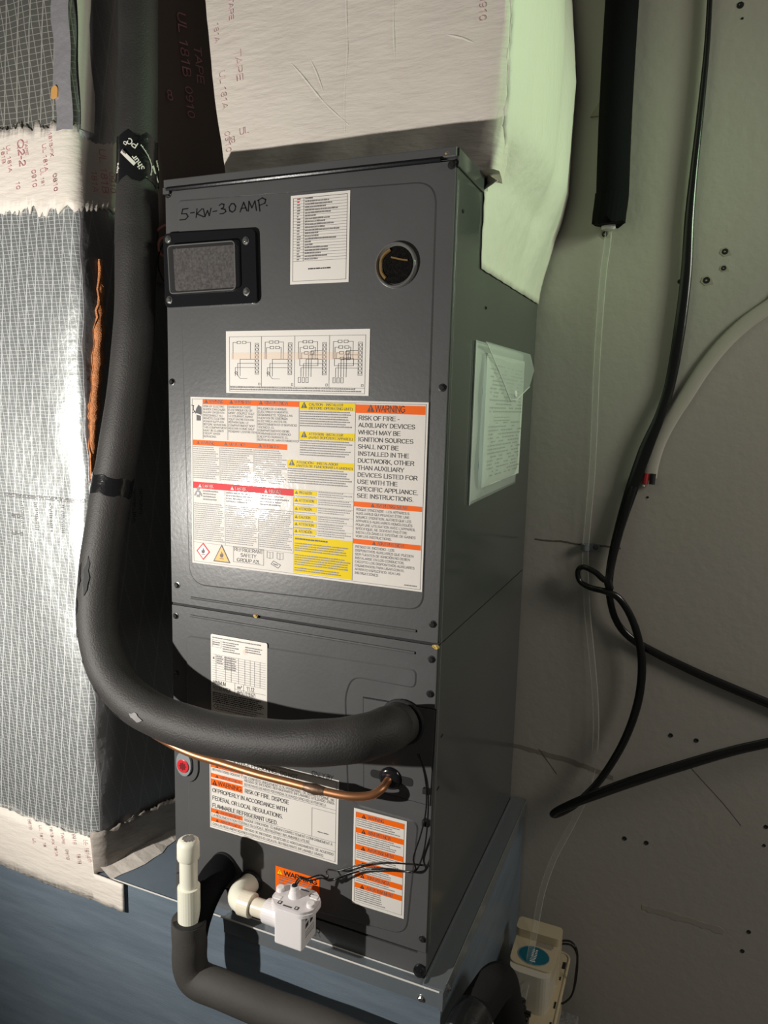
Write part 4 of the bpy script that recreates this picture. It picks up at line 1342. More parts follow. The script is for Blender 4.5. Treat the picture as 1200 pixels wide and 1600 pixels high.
bm = BM()
rows = []
NR, NC = 60, 44
for i in range(NR + 1):
    t = i / NR
    row = []
    for k in range(NC + 1):
        a = k / NC
        zlo = 0.998 + 0.006 * a + 0.0006 * math.sin(k * 1.4) * math.sin(k * 0.37)
        z = zlo + (1.62 - zlo) * t
        ys = 0.1225 - 0.0225 * min(max((z - 1.130) / 0.045, 0), 1) + 0.0022 * math.sin(z * 61) * math.sin(z * 143) + random.uniform(-1, 1) * 0.0006
        y = ys + (0.5345 - ys) * a
        row.append(bm.verts.new((side_x(y, z) - (0.0011 if k == 0 and z > 1.14 else 0) + random.uniform(0, 0.0006), y, z)))
    rows.append(row)
for p, q in zip(rows, rows[1:]):
    for k in range(NC):
        bm.faces.new((p[k], p[k + 1], q[k + 1], q[k]))
sk = obj('side_cloth', bm, M['mastic_side'], PL, smooth=True)
md = sk.modifiers.new('thick', 'SOLIDIFY')
md.thickness = 0.0012
md.offset = -1


def front_place(yy):
    return lambda p, d: (p[0], yy + d, p[1])


def front_y(x, z):
    P = plenum_ring(z)[:25]
    for p, q in zip(P, P[1:]):
        if p[0] <= x <= q[0]:
            return p[1] + (q[1] - p[1]) * (x - p[0]) / (q[0] - p[0])
    return 0.095


# faded print showing through the mastic on the front
bm = BM()


def fp(p, d):
    return (p[0], front_y(p[0], p[1]) - 0.0011, p[1])


for s, x, z, cap, rot in (('UL 181A', 0.030, 1.300, 0.010, -1.50), ('0910', 0.036, 1.215, 0.010, -1.5), ('TAPE', 0.058, 1.325, 0.012, -1.5), ('18', 0.040, 1.196, 0.010, 0.1), ('UL', 0.063, 1.206, 0.010, 0.1),
                         ('0910', 0.436, 1.335, 0.010, -1.55), ('181A', 0.020, 1.37, 0.009, -1.5), ('TAPE', 0.046, 1.40, 0.009, -1.5)):
    put_text(bm, s, x, z, cap, None, 0.0, fp, rot=rot)
obj('faded_print', bm, M['pink_faint'], PL, kind='stuff')
# creases and trowel ridges


for pts, r in (([(0.245, 1.19), (0.243, 1.24), (0.245, 1.30), (0.242, 1.36), (0.243, 1.44)], 0.0013), ([(0.316, 1.215), (0.318, 1.27), (0.316, 1.33), (0.317, 1.42)], 0.0012),
               ([(0.319, 1.33), (0.328, 1.365), (0.342, 1.40)], 0.0016), ([(0.250, 1.20), (0.21, 1.235), (0.17, 1.28), (0.15, 1.30)], 0.0013),
               ([(0.21, 1.245), (0.195, 1.28), (0.178, 1.31)], 0.0011), ([(0.395, 1.295), (0.415, 1.288), (0.432, 1.28)], 0.0014)):
    bm = BM()
    q = smooth_path([(x, 0, z) for x, z in pts], 8)
    n = len(q)
    tube(bm, [(p.x, front_y(p.x, p.z) + r * 0.55, p.z) for p in q], [r * (0.45 + 0.75 * math.sin(PI * (i + 0.5) / n)) for i in range(n)], 8)
    obj('mastic_ridge', bm, M['mastic'], PL, smooth=True)

# ------------------------------------------------------------------ foil-faced return duct on the left
FD = thing('foil_faced_duct', 'foil-faced duct with cream mastic bands beside the black pipe', 'duct', (-0.45, 0.18, ZB))
FC = (-0.155, -0.020)      # front right corner in plan
SD = Vector((0.24, 1.0)).normalized()   # direction of the right-hand side, going back


def foil_ring(z, grow=0.0):
    w = 0.0022 * math.sin(z * 21) + 0.0016 * math.sin(z * 47 + 1)
    P = []
    y0 = FC[1] - grow
    for i in range(20):
        a = i / 19
        x = -0.95 + (FC[0] - 0.034 + 0.95) * a
        P.append((x, y0 + 0.0016 * math.sin(x * 31 + z * 13) + 0.0013 * math.sin(x * 60 - z * 37)))
    for i in range(1, 7):
        a = i / 7
        p0, p1, p2 = Vector((FC[0] - 0.034, y0)), Vector((FC[0] - 0.002 + w + grow, y0 + 0.001)), Vector((FC[0] + w + grow, FC[1])) + SD * 0.014
        q = p0 * (1 - a) ** 2 + p1 * 2 * a * (1 - a) + p2 * a * a
        P.append((q.x, q.y))
    for i in range(14):
        s = 0.014 + 0.40 * i / 13
        q = Vector((FC[0] + w * (1 - i / 13) + grow, FC[1])) + SD * s
        P.append((q.x + 0.002 * math.sin(s * 40 + z * 20) * min(1, i / 3), q.y))
    P.append((-0.95, P[-1][1]))
    return P


def foil_section(name, z0, z1, m, grow=0.0, step=0.02, label=None, m2=None):
    bm = BM()
    n = max(2, int((z1 - z0) / step))
    rings = [[bm.verts.new((p[0], p[1], z0 + (z1 - z0) * i / n)) for p in foil_ring(z0 + (z1 - z0) * i / n, grow)] for i in range(n + 1)]
    for a, b in zip(rings, rings[1:]):
        k = len(a)
        for i in range(k):
            bm.faces.new((a[i], a[(i + 1) % k], b[(i + 1) % k], b[i]))
    bm.faces.new(rings[0])
    bm.faces.new(rings[-1])
    o = obj(name, bm, m, FD, label, smooth=True)
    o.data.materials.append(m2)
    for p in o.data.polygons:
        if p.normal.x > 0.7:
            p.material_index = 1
    return o


foil_section('lower_section', ZB + 0.0005, 1.155, M['foil'], label='bright silver foil section', m2=M['foil_shaded'])
foil_section('upper_section', 1.1555, 1.75, M['foil_dimmed'], label='foil section with dimmer light painted in', m2=M['foil_shaded'])


def strip_on_foil(name, zlo, zhi, m, k0, k1, grow=0.0016, tooth=0.006, back_drop=0.0):
    """brushed mastic band hugging the duct; ragged upper and lower edges"""
    bm = BM()
    base = foil_ring((zlo + zhi) / 2, 0)
    # refine the plan outline
    plan = []
    for k in range(k0, k1):
        a, b = Vector(base[k]), Vector(base[k + 1])
        m_ = max(1, int((b - a).length / 0.0035))
        for i in range(m_):
            plan.append(a.lerp(b, i / m_))
    rows = 9
    cols = []
    L_ = len(plan)
    lo_n = hi_n = 0
    for i, p in enumerate(plan):
        t = (plan[min(i + 1, L_ - 1)] - plan[max(i - 1, 0)]).normalized()
        nrm = Vector((t.y, -t.x))
        lo_n = 0.6 * lo_n + random.uniform(-1, 1) * tooth * 0.5
        hi_n = 0.6 * hi_n + random.uniform(-1, 1) * tooth * 0.5
        l = zlo + lo_n + random.choice((-1, 1, 0.3)) * tooth * 0.45
        h = zhi + hi_n + random.choice((-1, 1, 0.3)) * tooth * 0.45
        col = []
        for j in range(rows):
            b = j / (rows - 1)
            g = grow + 0.0022 + (random.uniform(0, 0.0005))
            z = l + (h - l) * b
            ww = foil_ring(z, 0)
            col.append(bm.verts.new((p.x + nrm.x * g, p.y + nrm.y * g, z)))
        cols.append(col)
    for a, b in zip(cols, cols[1:]):
        for j in range(rows - 1):
            bm.faces.new((a[j], a[j + 1], b[j + 1], b[j]))
    o = obj(name, bm, m, FD, smooth=True)
    md = o.modifiers.new('thick', 'SOLIDIFY')
    md.thickness = 0.003
    md.offset = -1
    return o


band = strip_on_foil('mastic_band', 1.090, 1.212, M['mastic'], 5, 34, tooth=0.009)
low = strip_on_foil('mastic_band', -0.0125, 0.062, M['mastic_shaded'], 22, 34, tooth=0.004)
# in front the lower band runs on down over the platform edge and a little past the duct corner
bm = BM()
n = 150
cols = []
tz0, tz1 = (-0.3795, -0.022, 0.0546)[2], (-0.1506, -0.022, 0.0532)[2]
bz0, bz1 = (-0.3922, -0.018, -0.0601)[2], (-0.0949, -0.018, -0.0636)[2]
xa, xb = (-0.3922, -0.018, -0.0601)[0], (-0.0919, -0.018, -0.0554)[0]
jt = jb = 0
for i in range(n + 1):
    x = -0.75 + (0.75 + xb) * i / n
    a = (x - xa) / (xb - xa)
    jt = 0.5 * jt + random.uniform(-1, 1) * 0.0024
    jb = 0.6 * jb + random.uniform(-1, 1) * 0.0016
    zt = tz0 + (tz1 - tz0) * (x - xa) / (-0.155 - xa) + jt if x < -0.1590 else ZB + 0.0025
    zb_ = bz0 + (bz1 - bz0) * a + jb
    cols.append([bm.verts.new((x, -0.0250 + 0.0012 * math.sin(x * 31) + random.uniform(-1, 1) * 0.0003, zt + (zb_ - zt) * k / 6)) for k in range(7)])
for p, q in zip(cols, cols[1:]):
    for k in range(6):
        bm.faces.new((p[k], q[k], q[k + 1], p[k + 1]))
o = obj('mastic_band', bm, M['mastic'], FD, smooth=True)
md = o.modifiers.new('thick', 'SOLIDIFY')
md.thickness = 0.0035
md.offset = -1
# mastic fillet brushed onto the platform top along the duct side
bm = BM()
A_, B_ = [], []
for i in range(16):
    s = 0.004 + 0.30 * i / 15
    q = Vector(FC) + SD * s
    A_.append(bm.verts.new((q.x + 0.004, q.y, 0.000 + random.uniform(-1, 1) * 0.002)))
    B_.append(bm.verts.new((q.x + 0.030 + 0.012 * math.sin(i * 0.5) + random.uniform(-1, 1) * 0.003, q.y - 0.004, ZB + 0.0012)))
for i in range(15):
    bm.faces.new((A_[i], A_[i + 1], B_[i + 1], B_[i]))
obj('mastic_fillet', bm, M['mastic'], FD)

# faded print on the bands (front and side)


def foil_front(x, z):
    P = foil_ring(z)[:20]
    for p, q in zip(P, P[1:]):
        if p[0] <= x <= q[0]:
            return p[1] + (q[1] - p[1]) * (x - p[0]) / (q[0] - p[0])
    return FC[1]


def fyp(p, d):
    # the lower band lies in one plane, the upper one follows the foil
    return (p[0], (-0.0272 if p[1] < 0.2 else foil_front(p[0], 1.151) - 0.0050), p[1])


def fy2(p, d):
    return (p[0], foil_front(p[0], p[1]) - 0.0010, p[1])




def side_place(p, d):
    q = Vector(FC) + SD * p[0]
    return (q.x + 0.0074 + d, q.y, p[1])


bm = BM()
for s, x, z, cap, rot in (('Q2-2', -0.262, 1.196, 0.013, -1.5), ('UL 181A', -0.285, 1.190, 0.0075, -1.5), ('181B', -0.297, 1.188, 0.0075, -1.5), ('0910', -0.236, 1.150, 0.0085, -1.52), ('UL 181A', -0.212, 1.185, 0.0075, -1.5),
                         ('0810', -0.192, 1.140, 0.0085, -1.52), ('181B-FX', -0.198, 1.200, 0.0065, -1.5), ('TAPE', -0.248, 1.193, 0.006, -1.5), ('UL 181', -0.218, 1.150, 0.006, -1.5), ('10', -0.268, 1.135, 0.008, -1.5)):
    put_text(bm, s, x, z, cap, None, 0.0, fyp, rot=rot)
obj('faded_print', bm, M['pink_ink'], band, kind='stuff')
bm = BM()
for s, x, z, cap, rot in (('UL 181B', 0.038, 1.185, 0.012, -1.5), ('0910', 0.055, 1.155, 0.010, -1.5), ('181A', 0.024, 1.150, 0.010, -1.5)):
    put_text(bm, s, x, z, cap, None, 0.0, side_place, rot=rot)
obj('faded_print', bm, M['pink_ink'], band, kind='stuff')
bm = BM()
for i in range(6):
    x = -0.175 - 0.026 * i
    put_text(bm, ('UL 181A', '0910', 'TAPE', '181B-FX', 'UL 181', '0810')[i], x, 0.050 + 0.004 * (i % 2), 0.0062, None, -0.0005, fyp, rot=-1.45)
    put_text(bm, ('UL', '181B', '0910', '181A', '18', 'UL')[i], x + 0.009, 0.020, 0.0062, None, -0.0005, fyp, rot=-1.45)
obj('faded_print', bm, M['pink_ink'], low, kind='stuff')
# dot-matrix facing print on the foil, running down the duct
bm = BM()
rnd = random.Random(12)


def dots(x0, z0, n, dx, dz, place, size=0.0016):
    for i in range(n):
        for j in range(3):
            if rnd.random() < 0.72:
                x, z = x0 + dx * i + (dz and j * 0.0022), z0 + dz * i - (0 if dz else j * 0.0024)
                v = [bm.verts.new(place(p, 0)) for p in rect(x, x + size, z, z + size)]
                bm.faces.new(v)


dots(-0.330, 0.640, 66, 0.0026, 0, fy2)
for xx, n in ((-0.292, 15), (-0.262, 15), (-0.232, 15), (-0.205, 15)):
    dots(xx, 0.628, n, 0, -0.0032, fy2)
dots(-0.315, 0.605, 10, 0.0026, 0, fy2)
dots(-0.315, 0.575, 10, 0.0026, 0, fy2)
obj('facing_print', bm, M['ink_grey'], FD, kind='stuff')
bm = BM()
for xx, n in ((0.062, 18), (0.072, 16), (0.086, 18), (0.10, 14)):
    dots(xx, 0.650, n, 0, -0.0032, lambda p, d: (side_place(p, 0)[0] - 0.003, side_place(p, 0)[1], p[1]))
obj('facing_print', bm, M['ink'], FD, kind='stuff')
# exposed orange insulation fibres along the seam of the side
bm = BM()
pts = [side_place((s, z), -0.005) for s, z in ((0.040, 1.02), (0.036, 0.94), (0.030, 0.86), (0.022, 0.79), (0.017, 0.73), (0.013, 0.675))]
P_, R_ = smooth_path(pts, 8, [0.003, 0.0080, 0.0092, 0.0088, 0.0065, 0.002])
R_ = [r * random.uniform(0.75, 1.25) for r in R_]
tube(bm, P_, R_, 8)
fib = obj('exposed_insulation', bm, M['fibre'], FD, 'frayed orange insulation fibres', smooth=True)
bm = BM()
for i in range(70):
    p = Vector(random.choice(P_))
    d = Vector((random.uniform(-0.6, 1), random.uniform(-1, 0.3), random.uniform(-1.6, 1.6))) * random.uniform(0.004, 0.011)
    tube(bm, [p, p + d * 0.5 + Vector((0, -0.001, 0.001)), p + d], 0.00025, 3, caps=False)
obj('loose_fibres', bm, M['fibre'], fib, kind='stuff')
# corner foil tape folded over the upper section, with a shiny seam
bm = BM()
A_, B_, C_ = [], [], []
for i in range(30):
    z = 1.20 + 0.019 * i
    w = 0.0015 * math.sin(i * 1.3)
    A_.append(bm.verts.new((FC[0] - 0.026 + w * 2, FC[1] - 0.0042, z)))
    B_.append(bm.verts.new((FC[0] - 0.010 + w, FC[1] - 0.0068 + w, z)))
    C_.append(bm.verts.new((FC[0] + 0.0045 + w, FC[1] - 0.0015, z)))
for a, b in ((A_, B_), (B_, C_)):
    for i in range(29):
        bm.faces.new((a[i], a[i + 1], b[i + 1], b[i]))
tape_o = obj('corner_tape', bm, M['foil_tape'], FD, 'shiny foil tape along the upper corner', smooth=True)
bm = BM()
p = (-0.1775, -0.028, 1.2529)
prism(bm, roundpoly([(p[0] - 0.007, p[2] - 0.009), (p[0] + 0.005, p[2] - 0.007), (p[0] + 0.007, p[2] + 0.005), (p[0] + 0.002, p[2] + 0.010), (p[0] - 0.006, p[2] + 0.006)], 0.003, 3), FC[1] - 0.0085, FC[1] - 0.0065)
obj('adhesive_patch', bm, M['ochre'], tape_o)
bm = BM()
A_, B_ = [], []
for i in range(28):
    z = 1.205 + 0.019 * i
    A_.append(bm.verts.new(side_place((0.012 + 0.001 * math.sin(i), z), -0.003)))
    B_.append(bm.verts.new(side_place((0.034 + 0.003 * math.sin(i * 0.7) + random.uniform(-1, 1) * 0.001, z), -0.003)))
for i in range(27):
    bm.faces.new((A_[i], A_[i + 1], B_[i + 1], B_[i]))
obj('mastic_seam', bm, M['mastic'], FD)
# raised foil hem along the lower corner
bm = BM()
pts = [(FC[0] + 0.0046 + 0.0022 * math.sin(z * 21) + 0.0016 * math.sin(z * 47 + 1) + 0.001 * math.sin(z * 90), FC[1] + 0.006, z) for z in [0.066 + 0.0165 * i for i in range(63)]]
tube(bm, pts, 0.0011, 6)
obj('foil_hem', bm, M['foil_tape'], FD, smooth=True)

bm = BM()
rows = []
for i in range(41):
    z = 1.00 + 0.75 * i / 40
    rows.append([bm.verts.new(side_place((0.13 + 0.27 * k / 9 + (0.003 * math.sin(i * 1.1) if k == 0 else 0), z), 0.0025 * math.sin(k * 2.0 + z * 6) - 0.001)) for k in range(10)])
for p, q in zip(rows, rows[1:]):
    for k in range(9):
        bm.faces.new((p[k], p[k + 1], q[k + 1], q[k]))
sheet = obj('side_mastic', bm, M['gap_brown'], FD, 'dark brown coated face deep in the gap', smooth=True)
bm = BM()
for s, x, z, cap, rot in (('UL 181B', 0.185, 1.44, 0.018, -1.45), ('0910', 0.20, 1.33, 0.016, -1.45), ('8', 0.165, 1.295, 0.016, 0.2), ('TAPE', 0.22, 1.40, 0.016, -1.45)):
    put_text(bm, s, x, z, cap, None, 0.004, side_place, rot=rot)
obj('faded_print', bm, M['pink_ink'], sheet, kind='stuff')

# tubes standing in the gap beside the duct
for i, (pts, r, m, name, lab, cat) in enumerate((
        ([(-0.1846, 0.1, 1.4409), (-0.1827, 0.1, 1.3833), (-0.1761, 0.095, 1.3223), (-0.1637, 0.085, 1.2588), (-0.1513, 0.075, 1.1957)], 0.0042, M['bronze'], 'copper_tube', 'thin dull copper tube in the gap left of the tall black pipe', 'tube'),
        ([(-0.1631, 0.085, 1.43), (-0.1611, 0.085, 1.3734), (-0.1549, 0.08, 1.304), (-0.1432, 0.07, 1.2223), (-0.1377, 0.065, 1.1699)], 0.0022, M['cord'], 'black_wire', 'thin black wire beside the dull copper tube at top', 'wire'),
        ([(-0.1759, 0.075, 1.3572), (-0.177, 0.075, 1.3289), (-0.1746, 0.075, 1.2855), (-0.1649, 0.07, 1.2392), (-0.1524, 0.065, 1.2004)], 0.0026, M['bronze'], 'bowed_tube', 'short bowed brown tube next to the duct side at top', 'tube'))):
    bm = BM()
    tube(bm, smooth_path(pts, 6), r, 8)
    o = obj(name, bm, m, smooth=True, cat=cat, label=lab)

# ------------------------------------------------------------------ suction line in black foam insulation
SR = 0.0302
SL = thing('insulated_suction_line', 'thick black foam-insulated pipe curving across the cabinet front', 'pipe', (-0.0774, -0.08, 0.4778))
path = [(-0.0749, 0.045, 1.4569)] + [(-0.0758, 0.04, 1.3936), (-0.0702, 0.03, 1.2822), (-0.0658, 0.02, 1.1701), (-0.0609, 0.01, 1.0753), (-0.0569, 0, 0.9894), (-0.0543, -0.01, 0.9034), (-0.0618, -0.02, 0.8071), (-0.073, -0.03, 0.7192), (-0.0808, -0.034, 0.6776), (-0.0859, -0.046, 0.6107), (-0.0898, -0.058, 0.5419), (-0.0865, -0.069, 0.4839), (-0.0725, -0.079, 0.4327), (-0.042, -0.089, 0.3902), (0.0057, -0.098, 0.3629), (0.0619, -0.105, 0.3507), (0.1329, -0.11, 0.3469), (0.2084, -0.112, 0.3503), (0.2783, -0.112, 0.3596), (0.333, -0.108, 0.3704), (0.3693, -0.098, 0.3781), (0.3893, -0.08, 0.3816), (0.3969, -0.055, 0.3797)] + [(gx - 0.005, -0.027, gz + 0.001), (gx - 0.001, -0.003, gz)]
rads = [0.0285] * 4 + [0.0315, 0.0300] + [0.0300] * (len(path) - 6)
P_, R_ = smooth_path(path, 6, rads)
bm = BM()
# the upper sleeve stops with a cut end over the lower one
kcut = 27
tube(bm, P_[kcut - 1:], [r * (1 + 0.012 * math.sin(i * 0.7)) for i, r in enumerate(R_[kcut - 1:])], 28)
obj('foam_insulation', bm, M['foam'], SL, smooth=True)
bm = BM()
tube(bm, P_[:kcut + 1], R_[:kcut - 3] + [0.0316] * 4, 28)
obj('foam_insulation', bm, M['foam'], SL, smooth=True)


def collar(name, i0, i1, extra, m, label=None, wob=0.0):
    bm = BM()
    pts = P_[i0:i1 + 1]
    rings = tube(bm, pts, [R_[i] + extra for i in range(i0, i1 + 1)], 28, caps=False)
    for r in (rings[0], rings[-1]):
        for k, v in enumerate(r):
            v.co += (pts[1] - pts[0]).normalized() * wob * (math.sin(k * 1.3) + 0.5 * math.sin(k * 3.1 + 1))
    for q in rings:
        for v in q:
            v.co += Vector((random.uniform(-1, 1), random.uniform(-1, 1), 0)) * wob * 0.12
    return obj(name, bm, m, SL, label, smooth=True)


i_t = min(range(len(P_)), key=lambda i: abs(P_[i].z - ((-0.0663, 0.02, 1.15))[2]))
tape1 = collar('tape_wrap', i_t - 2, i_t + 2, 0.0012, M['tape_black'], 'black printed tape wrap', 0.004)
i_u = min(range(len(P_)), key=lambda i: (P_[i] - Vector((-0.08, -0.035, 0.6737))).length)
collar('tape_wrap', i_u - 1, i_u + 2, 0.0010, M['tape_black'], 'glossy black tape wrap', 0.002)
# white lettering on the tape, wrapped round the pipe
cen = P_[i_t]
bm = BM()
RT = R_[i_t] + 0.0030


def on_tape(p, d):
    a = (p[0] + 0.019) / RT
    return (cen.x + math.sin(a) * (RT + d), cen.y - math.cos(a) * (RT + d), cen.z + p[1])


def boxstrip(bm, pts, place, n=10):
    """a quad bent round the pipe, cut into slices"""
    (a, b, c, d) = [Vector(p) for p in pts]
    lo = [bm.verts.new(place(tuple(a.lerp(b, i / n)), 0)) for i in range(n + 1)]
    hi = [bm.verts.new(place(tuple(d.lerp(c, i / n)), 0)) for i in range(n + 1)]
    for i in range(n):
        bm.faces.new((lo[i], lo[i + 1], hi[i + 1], hi[i]))


put_text(bm, 'Shur', 0.0145, -0.012, 0.0085, None, 0.0003, on_tape, rot=2.25, bold=0.02)
put_text(bm, 'PC', 0.006, 0.020, 0.0085, None, 0.0003, on_tape, rot=-0.55 + PI, bold=0.02)
put_text(bm, 'P', -0.008, 0.023, 0.007, None, 0.0003, on_tape, rot=2.6, bold=0.02)
put_text(bm, 'tape', -0.030, -0.020, 0.006, None, 0.0003, on_tape, rot=1.3, bold=0.02)
put_text(bm, 'tape', 0.034, 0.004, 0.006, None, 0.0003, on_tape, rot=-1.0, bold=0.02)
boxstrip(bm, [(-0.0185, 0.0125), (0.002, -0.0065), (-0.0015, -0.0105), (-0.0225, 0.0085)], on_tape)
for i in range(22):
    a = -0.020 + 0.0018 * i
    boxstrip(bm, [(a, -0.026 + 0.0015 * math.sin(i)), (a + 0.0013, -0.026 + 0.0015 * math.sin(i + 1)), (a + 0.0013, -0.0248 + 0.0015 * math.sin(i + 1)), (a, -0.0252 + 0.0015 * math.sin(i))], on_tape, 1)
for i in range(24):
    t = i / 24
    a, z = 0.009 + 0.016 * math.sin(t * 2.2), 0.020 - 0.040 * t
    boxstrip(bm, [(a, z), (a + 0.0016 + 0.0008 * math.sin(i * 2), z), (a + 0.0016, z - 0.0018), (a, z - 0.0016)], on_tape, 1)
boxstrip(bm, [(0.026, -0.006), (0.030, -0.004), (0.042, -0.024), (0.040, -0.026)], on_tape)
obj('tape_lettering', bm, M['white_ink'], tape1, kind='stuff')
bm = BM()
put_text(bm, 'tape', -0.0195, 0.0105, 0.0034, None, 0.0006, on_tape, rot=-0.74, bold=0.02)
obj('tape_lettering', bm, M['ink'], tape1, kind='stuff')


# tears and a pale scrape in the foam
def on_pipe(u, v, ydepth, r):
    return None


def tear(i, ang, ln, w, m=None, name='foam_tear'):
    """a gash: dark lens laid on the pipe, along its run"""
    bm = BM()
    n = 6
    up, dn = [], []
    for k in range(n + 1):
        t = k / n
        idx = min(len(P_) - 2, i + int(t * ln))
        f = t * ln - int(t * ln)
        c = P_[idx].lerp(P_[min(idx + 1, len(P_) - 1)], f)
        T = (P_[min(idx + 1, len(P_) - 1)] - P_[max(idx - 1, 0)]).normalized()
        e1 = Vector((0, -1, 0)) - T * T.dot(Vector((0, -1, 0)))
        e1.normalize()
        e2 = T.cross(e1)
        j = random.uniform(-0.06, 0.06)
        for s, lst in ((1, up), (-1, dn)):
            a = ang + j + s * (w / SR) * (math.sin(PI * t) * 0.5 + 0.02)
            lst.append(bm.verts.new(c + (e1 * math.cos(a) + e2 * math.sin(a)) * (R_[idx] * 1.012 + 0.0007)))
    for k in range(n):
        bm.faces.new((up[k], up[k + 1], dn[k + 1], dn[k]))
    return obj(name, bm, m or M['black_gap'], SL)


def nearest(p):
    return min(range(len(P_)), key=lambda i: (P_[i] - Vector(p)).length)


i0 = nearest((-0.0841, -0.07, 0.4895))
for di, ang, ln, w in ((-6, 0.30, 4, 0.005), (-1, 0.42, 3, 0.006), (4, 0.55, 2.0, 0.005), (8, 0.55, 2.0, 0.0045), (13, 0.60, 2.4, 0.006), (18, 0.66, 2.0, 0.005)):
    tear(i0 + di, ang, ln, w)
tear(i0 - 7, -0.15, 6, 0.009)
tear(nearest((0.0438, -0.108, 0.3601)) - 1, -0.10, 2.6, 0.010, M['ink_grey'], 'pale_scrape')

# ------------------------------------------------------------------ copper liquid line
LLn = thing('copper_liquid_line', 'thin copper tube with a brazed joint crossing below the black pipe', 'pipe', (0.2, -0.05, 0.267))
pts = [(-0.0553, -0.08, 0.395), (-0.0429, -0.068, 0.3466), (-0.0118, -0.055, 0.3005), (0.0293, -0.05, 0.2807), (0.075, -0.05, 0.2718), (0.1274, -0.05, 0.269), (0.1891, -0.05, 0.2659), (0.2429, -0.05, 0.2656), (0.2946, -0.05, 0.2653), (0.3386, -0.048, 0.2663), (0.3671, -0.04, 0.2701), (0.3791, -0.028, 0.2765)] + [(lx - 0.002, -0.012, lz - 0.003), (lx, -0.003, lz)]
bm = BM()
Q = smooth_path(pts, 6)
tube(bm, Q, 0.0058, 14)
obj('copper_tube', bm, M['copper'], LLn, smooth=True)
bm = BM()
j = min(range(len(Q)), key=lambda i: (Q[i] - Vector((0.2844, -0.05, 0.2657))).length)
tube(bm, Q[j - 2:j + 3], [0.0060, 0.0068, 0.0080, 0.0068, 0.0060], 14)
obj('brazed_joint', bm, M['brazed'], LLn, 'dark brazed joint', smooth=True)

# ------------------------------------------------------------------ condensate drain with vent stack
DX, DY = 0.0955, -0.088
DR = thing('condensate_drain', 'white PVC vent stub rising from black insulated drain pipe', 'pipe', (DX, DY, -0.06))
bm = BM()
lathe(bm, (DX, DY, 0.005), (0, 0, 1), [(0, 0.0168), (0.0775, 0.0168), (0.0785, 0.0140)], 28)
obj('coupling', bm, M['pvc'], DR, smooth=False)
bm = BM()
lathe(bm, (DX, DY, 0.080), (0, 0, 1), [(0, 0.0134), (0.055, 0.0134)], 28)
obj('vent_pipe', bm, M['pvc'], DR, smooth=True)
bm = BM()
lathe(bm, (DX, DY, 0.1290), (0, 0, 1), [(0, 0.0162), (0.002, 0.0168), (0.023, 0.0165), (0.028, 0.0150), (0.0305, 0.0118), (0.031, 0.004)], 28)
cap = obj('vent_cap', bm, M['pvc'], DR, smooth=True)
bm = BM()
for a in range(-4, 5):
    for b in range(-3, 4):
        if (a * 0.0021) ** 2 + (b * 0.0026) ** 2 < 0.0088 ** 2:
            x, y = DX + a * 0.0021 + 0.0008 * (b % 2), DY + b * 0.0026
            box(bm, x - 0.0007, x + 0.0007, y - 0.0009, y + 0.0009, 0.1596, 0.1604)
obj('stamped_marks', bm, M['ink_grey'], cap, kind='stuff')
bm = BM()


def on_stack(p, d):
    a = p[0] / 0.0162
    return (DX + math.sin(a) * (0.0163 + d), DY - math.cos(a) * (0.0163 + d), p[1])


put_text(bm, '181', -0.0010, 0.036, 0.0040, None, 0.0001, on_stack, rot=PI / 2)
obj('pipe_print', bm, M['ink'], cap, kind='stuff')
bm = BM()
IR = 0.0262
tube(bm, smooth_path([(DX, DY, 0.028), (DX - 0.0006, DY, 0.010), (DX + 0.0005, DY, -0.012), (DX - 0.0005, DY, -0.034), (DX + 0.001, DY, -0.050), (DX + 0.008, DY, -0.064), (DX + 0.024, DY, -0.0695), (DX + 0.06, DY, -0.0690), (0.235, DY - 0.001, -0.0695), (0.30, DY + 0.001, -0.0695), (0.38, DY - 0.001, -0.0700), (0.45, DY, -0.073), (0.484, DY + 0.004, -0.075), (0.502, DY + 0.024, -0.072), (0.508, DY + 0.060, -0.065), (0.514, 0.010, -0.058)], 6), IR, 26)
obj('foam_insulation', bm, M['foam_drain'], DR, smooth=True)
bm = BM()
lathe(bm, (DX, DY, 0.0282), (0, 0, 1), [(0, IR * 0.97), (0.0006, IR * 0.93), (0.0004, 0.0170)], 26)
obj('foam_end', bm, M['black_gap'], DR)
bm = BM()
pt = (0.0992, 0.0636)
tube(bm, smooth_path([(pt[0], -0.004, pt[1]), (pt[0], -0.030, pt[1] - 0.004), (DX + 0.003, -0.058, 0.042), (DX + 0.001, -0.076, 0.016), (DX, DY + 0.004, -0.010)], 8), 0.0235, 24)
obj('foam_branch', bm, M['foam_wall'], DR, smooth=True)
bm = BM()
tube(bm, smooth_path([(0.5135, 0.008, -0.0585), (0.524, 0.050, -0.053), (0.530, 0.074, -0.0515), (0.534, 0.096, -0.064), (0.5355, 0.115, -0.095), (0.536, 0.155, -0.165), (0.537, 0.21, -0.262)], 6), 0.0265, 26)
obj('foam_drop', bm, M['foam_shaded'], DR, smooth=True)
bm = BM()
tube(bm, smooth_path([(0.498, DY + 0.018, -0.073), (0.502, DY + 0.024, -0.072), (0.508, DY + 0.060, -0.065), (0.512, -0.004, -0.060), (0.516, 0.015, -0.0575)], 5), 0.0285, 24)
obj('tape_wrap', bm, M['tape_black'], DR, 'glossy black tape wrap', smooth=True)

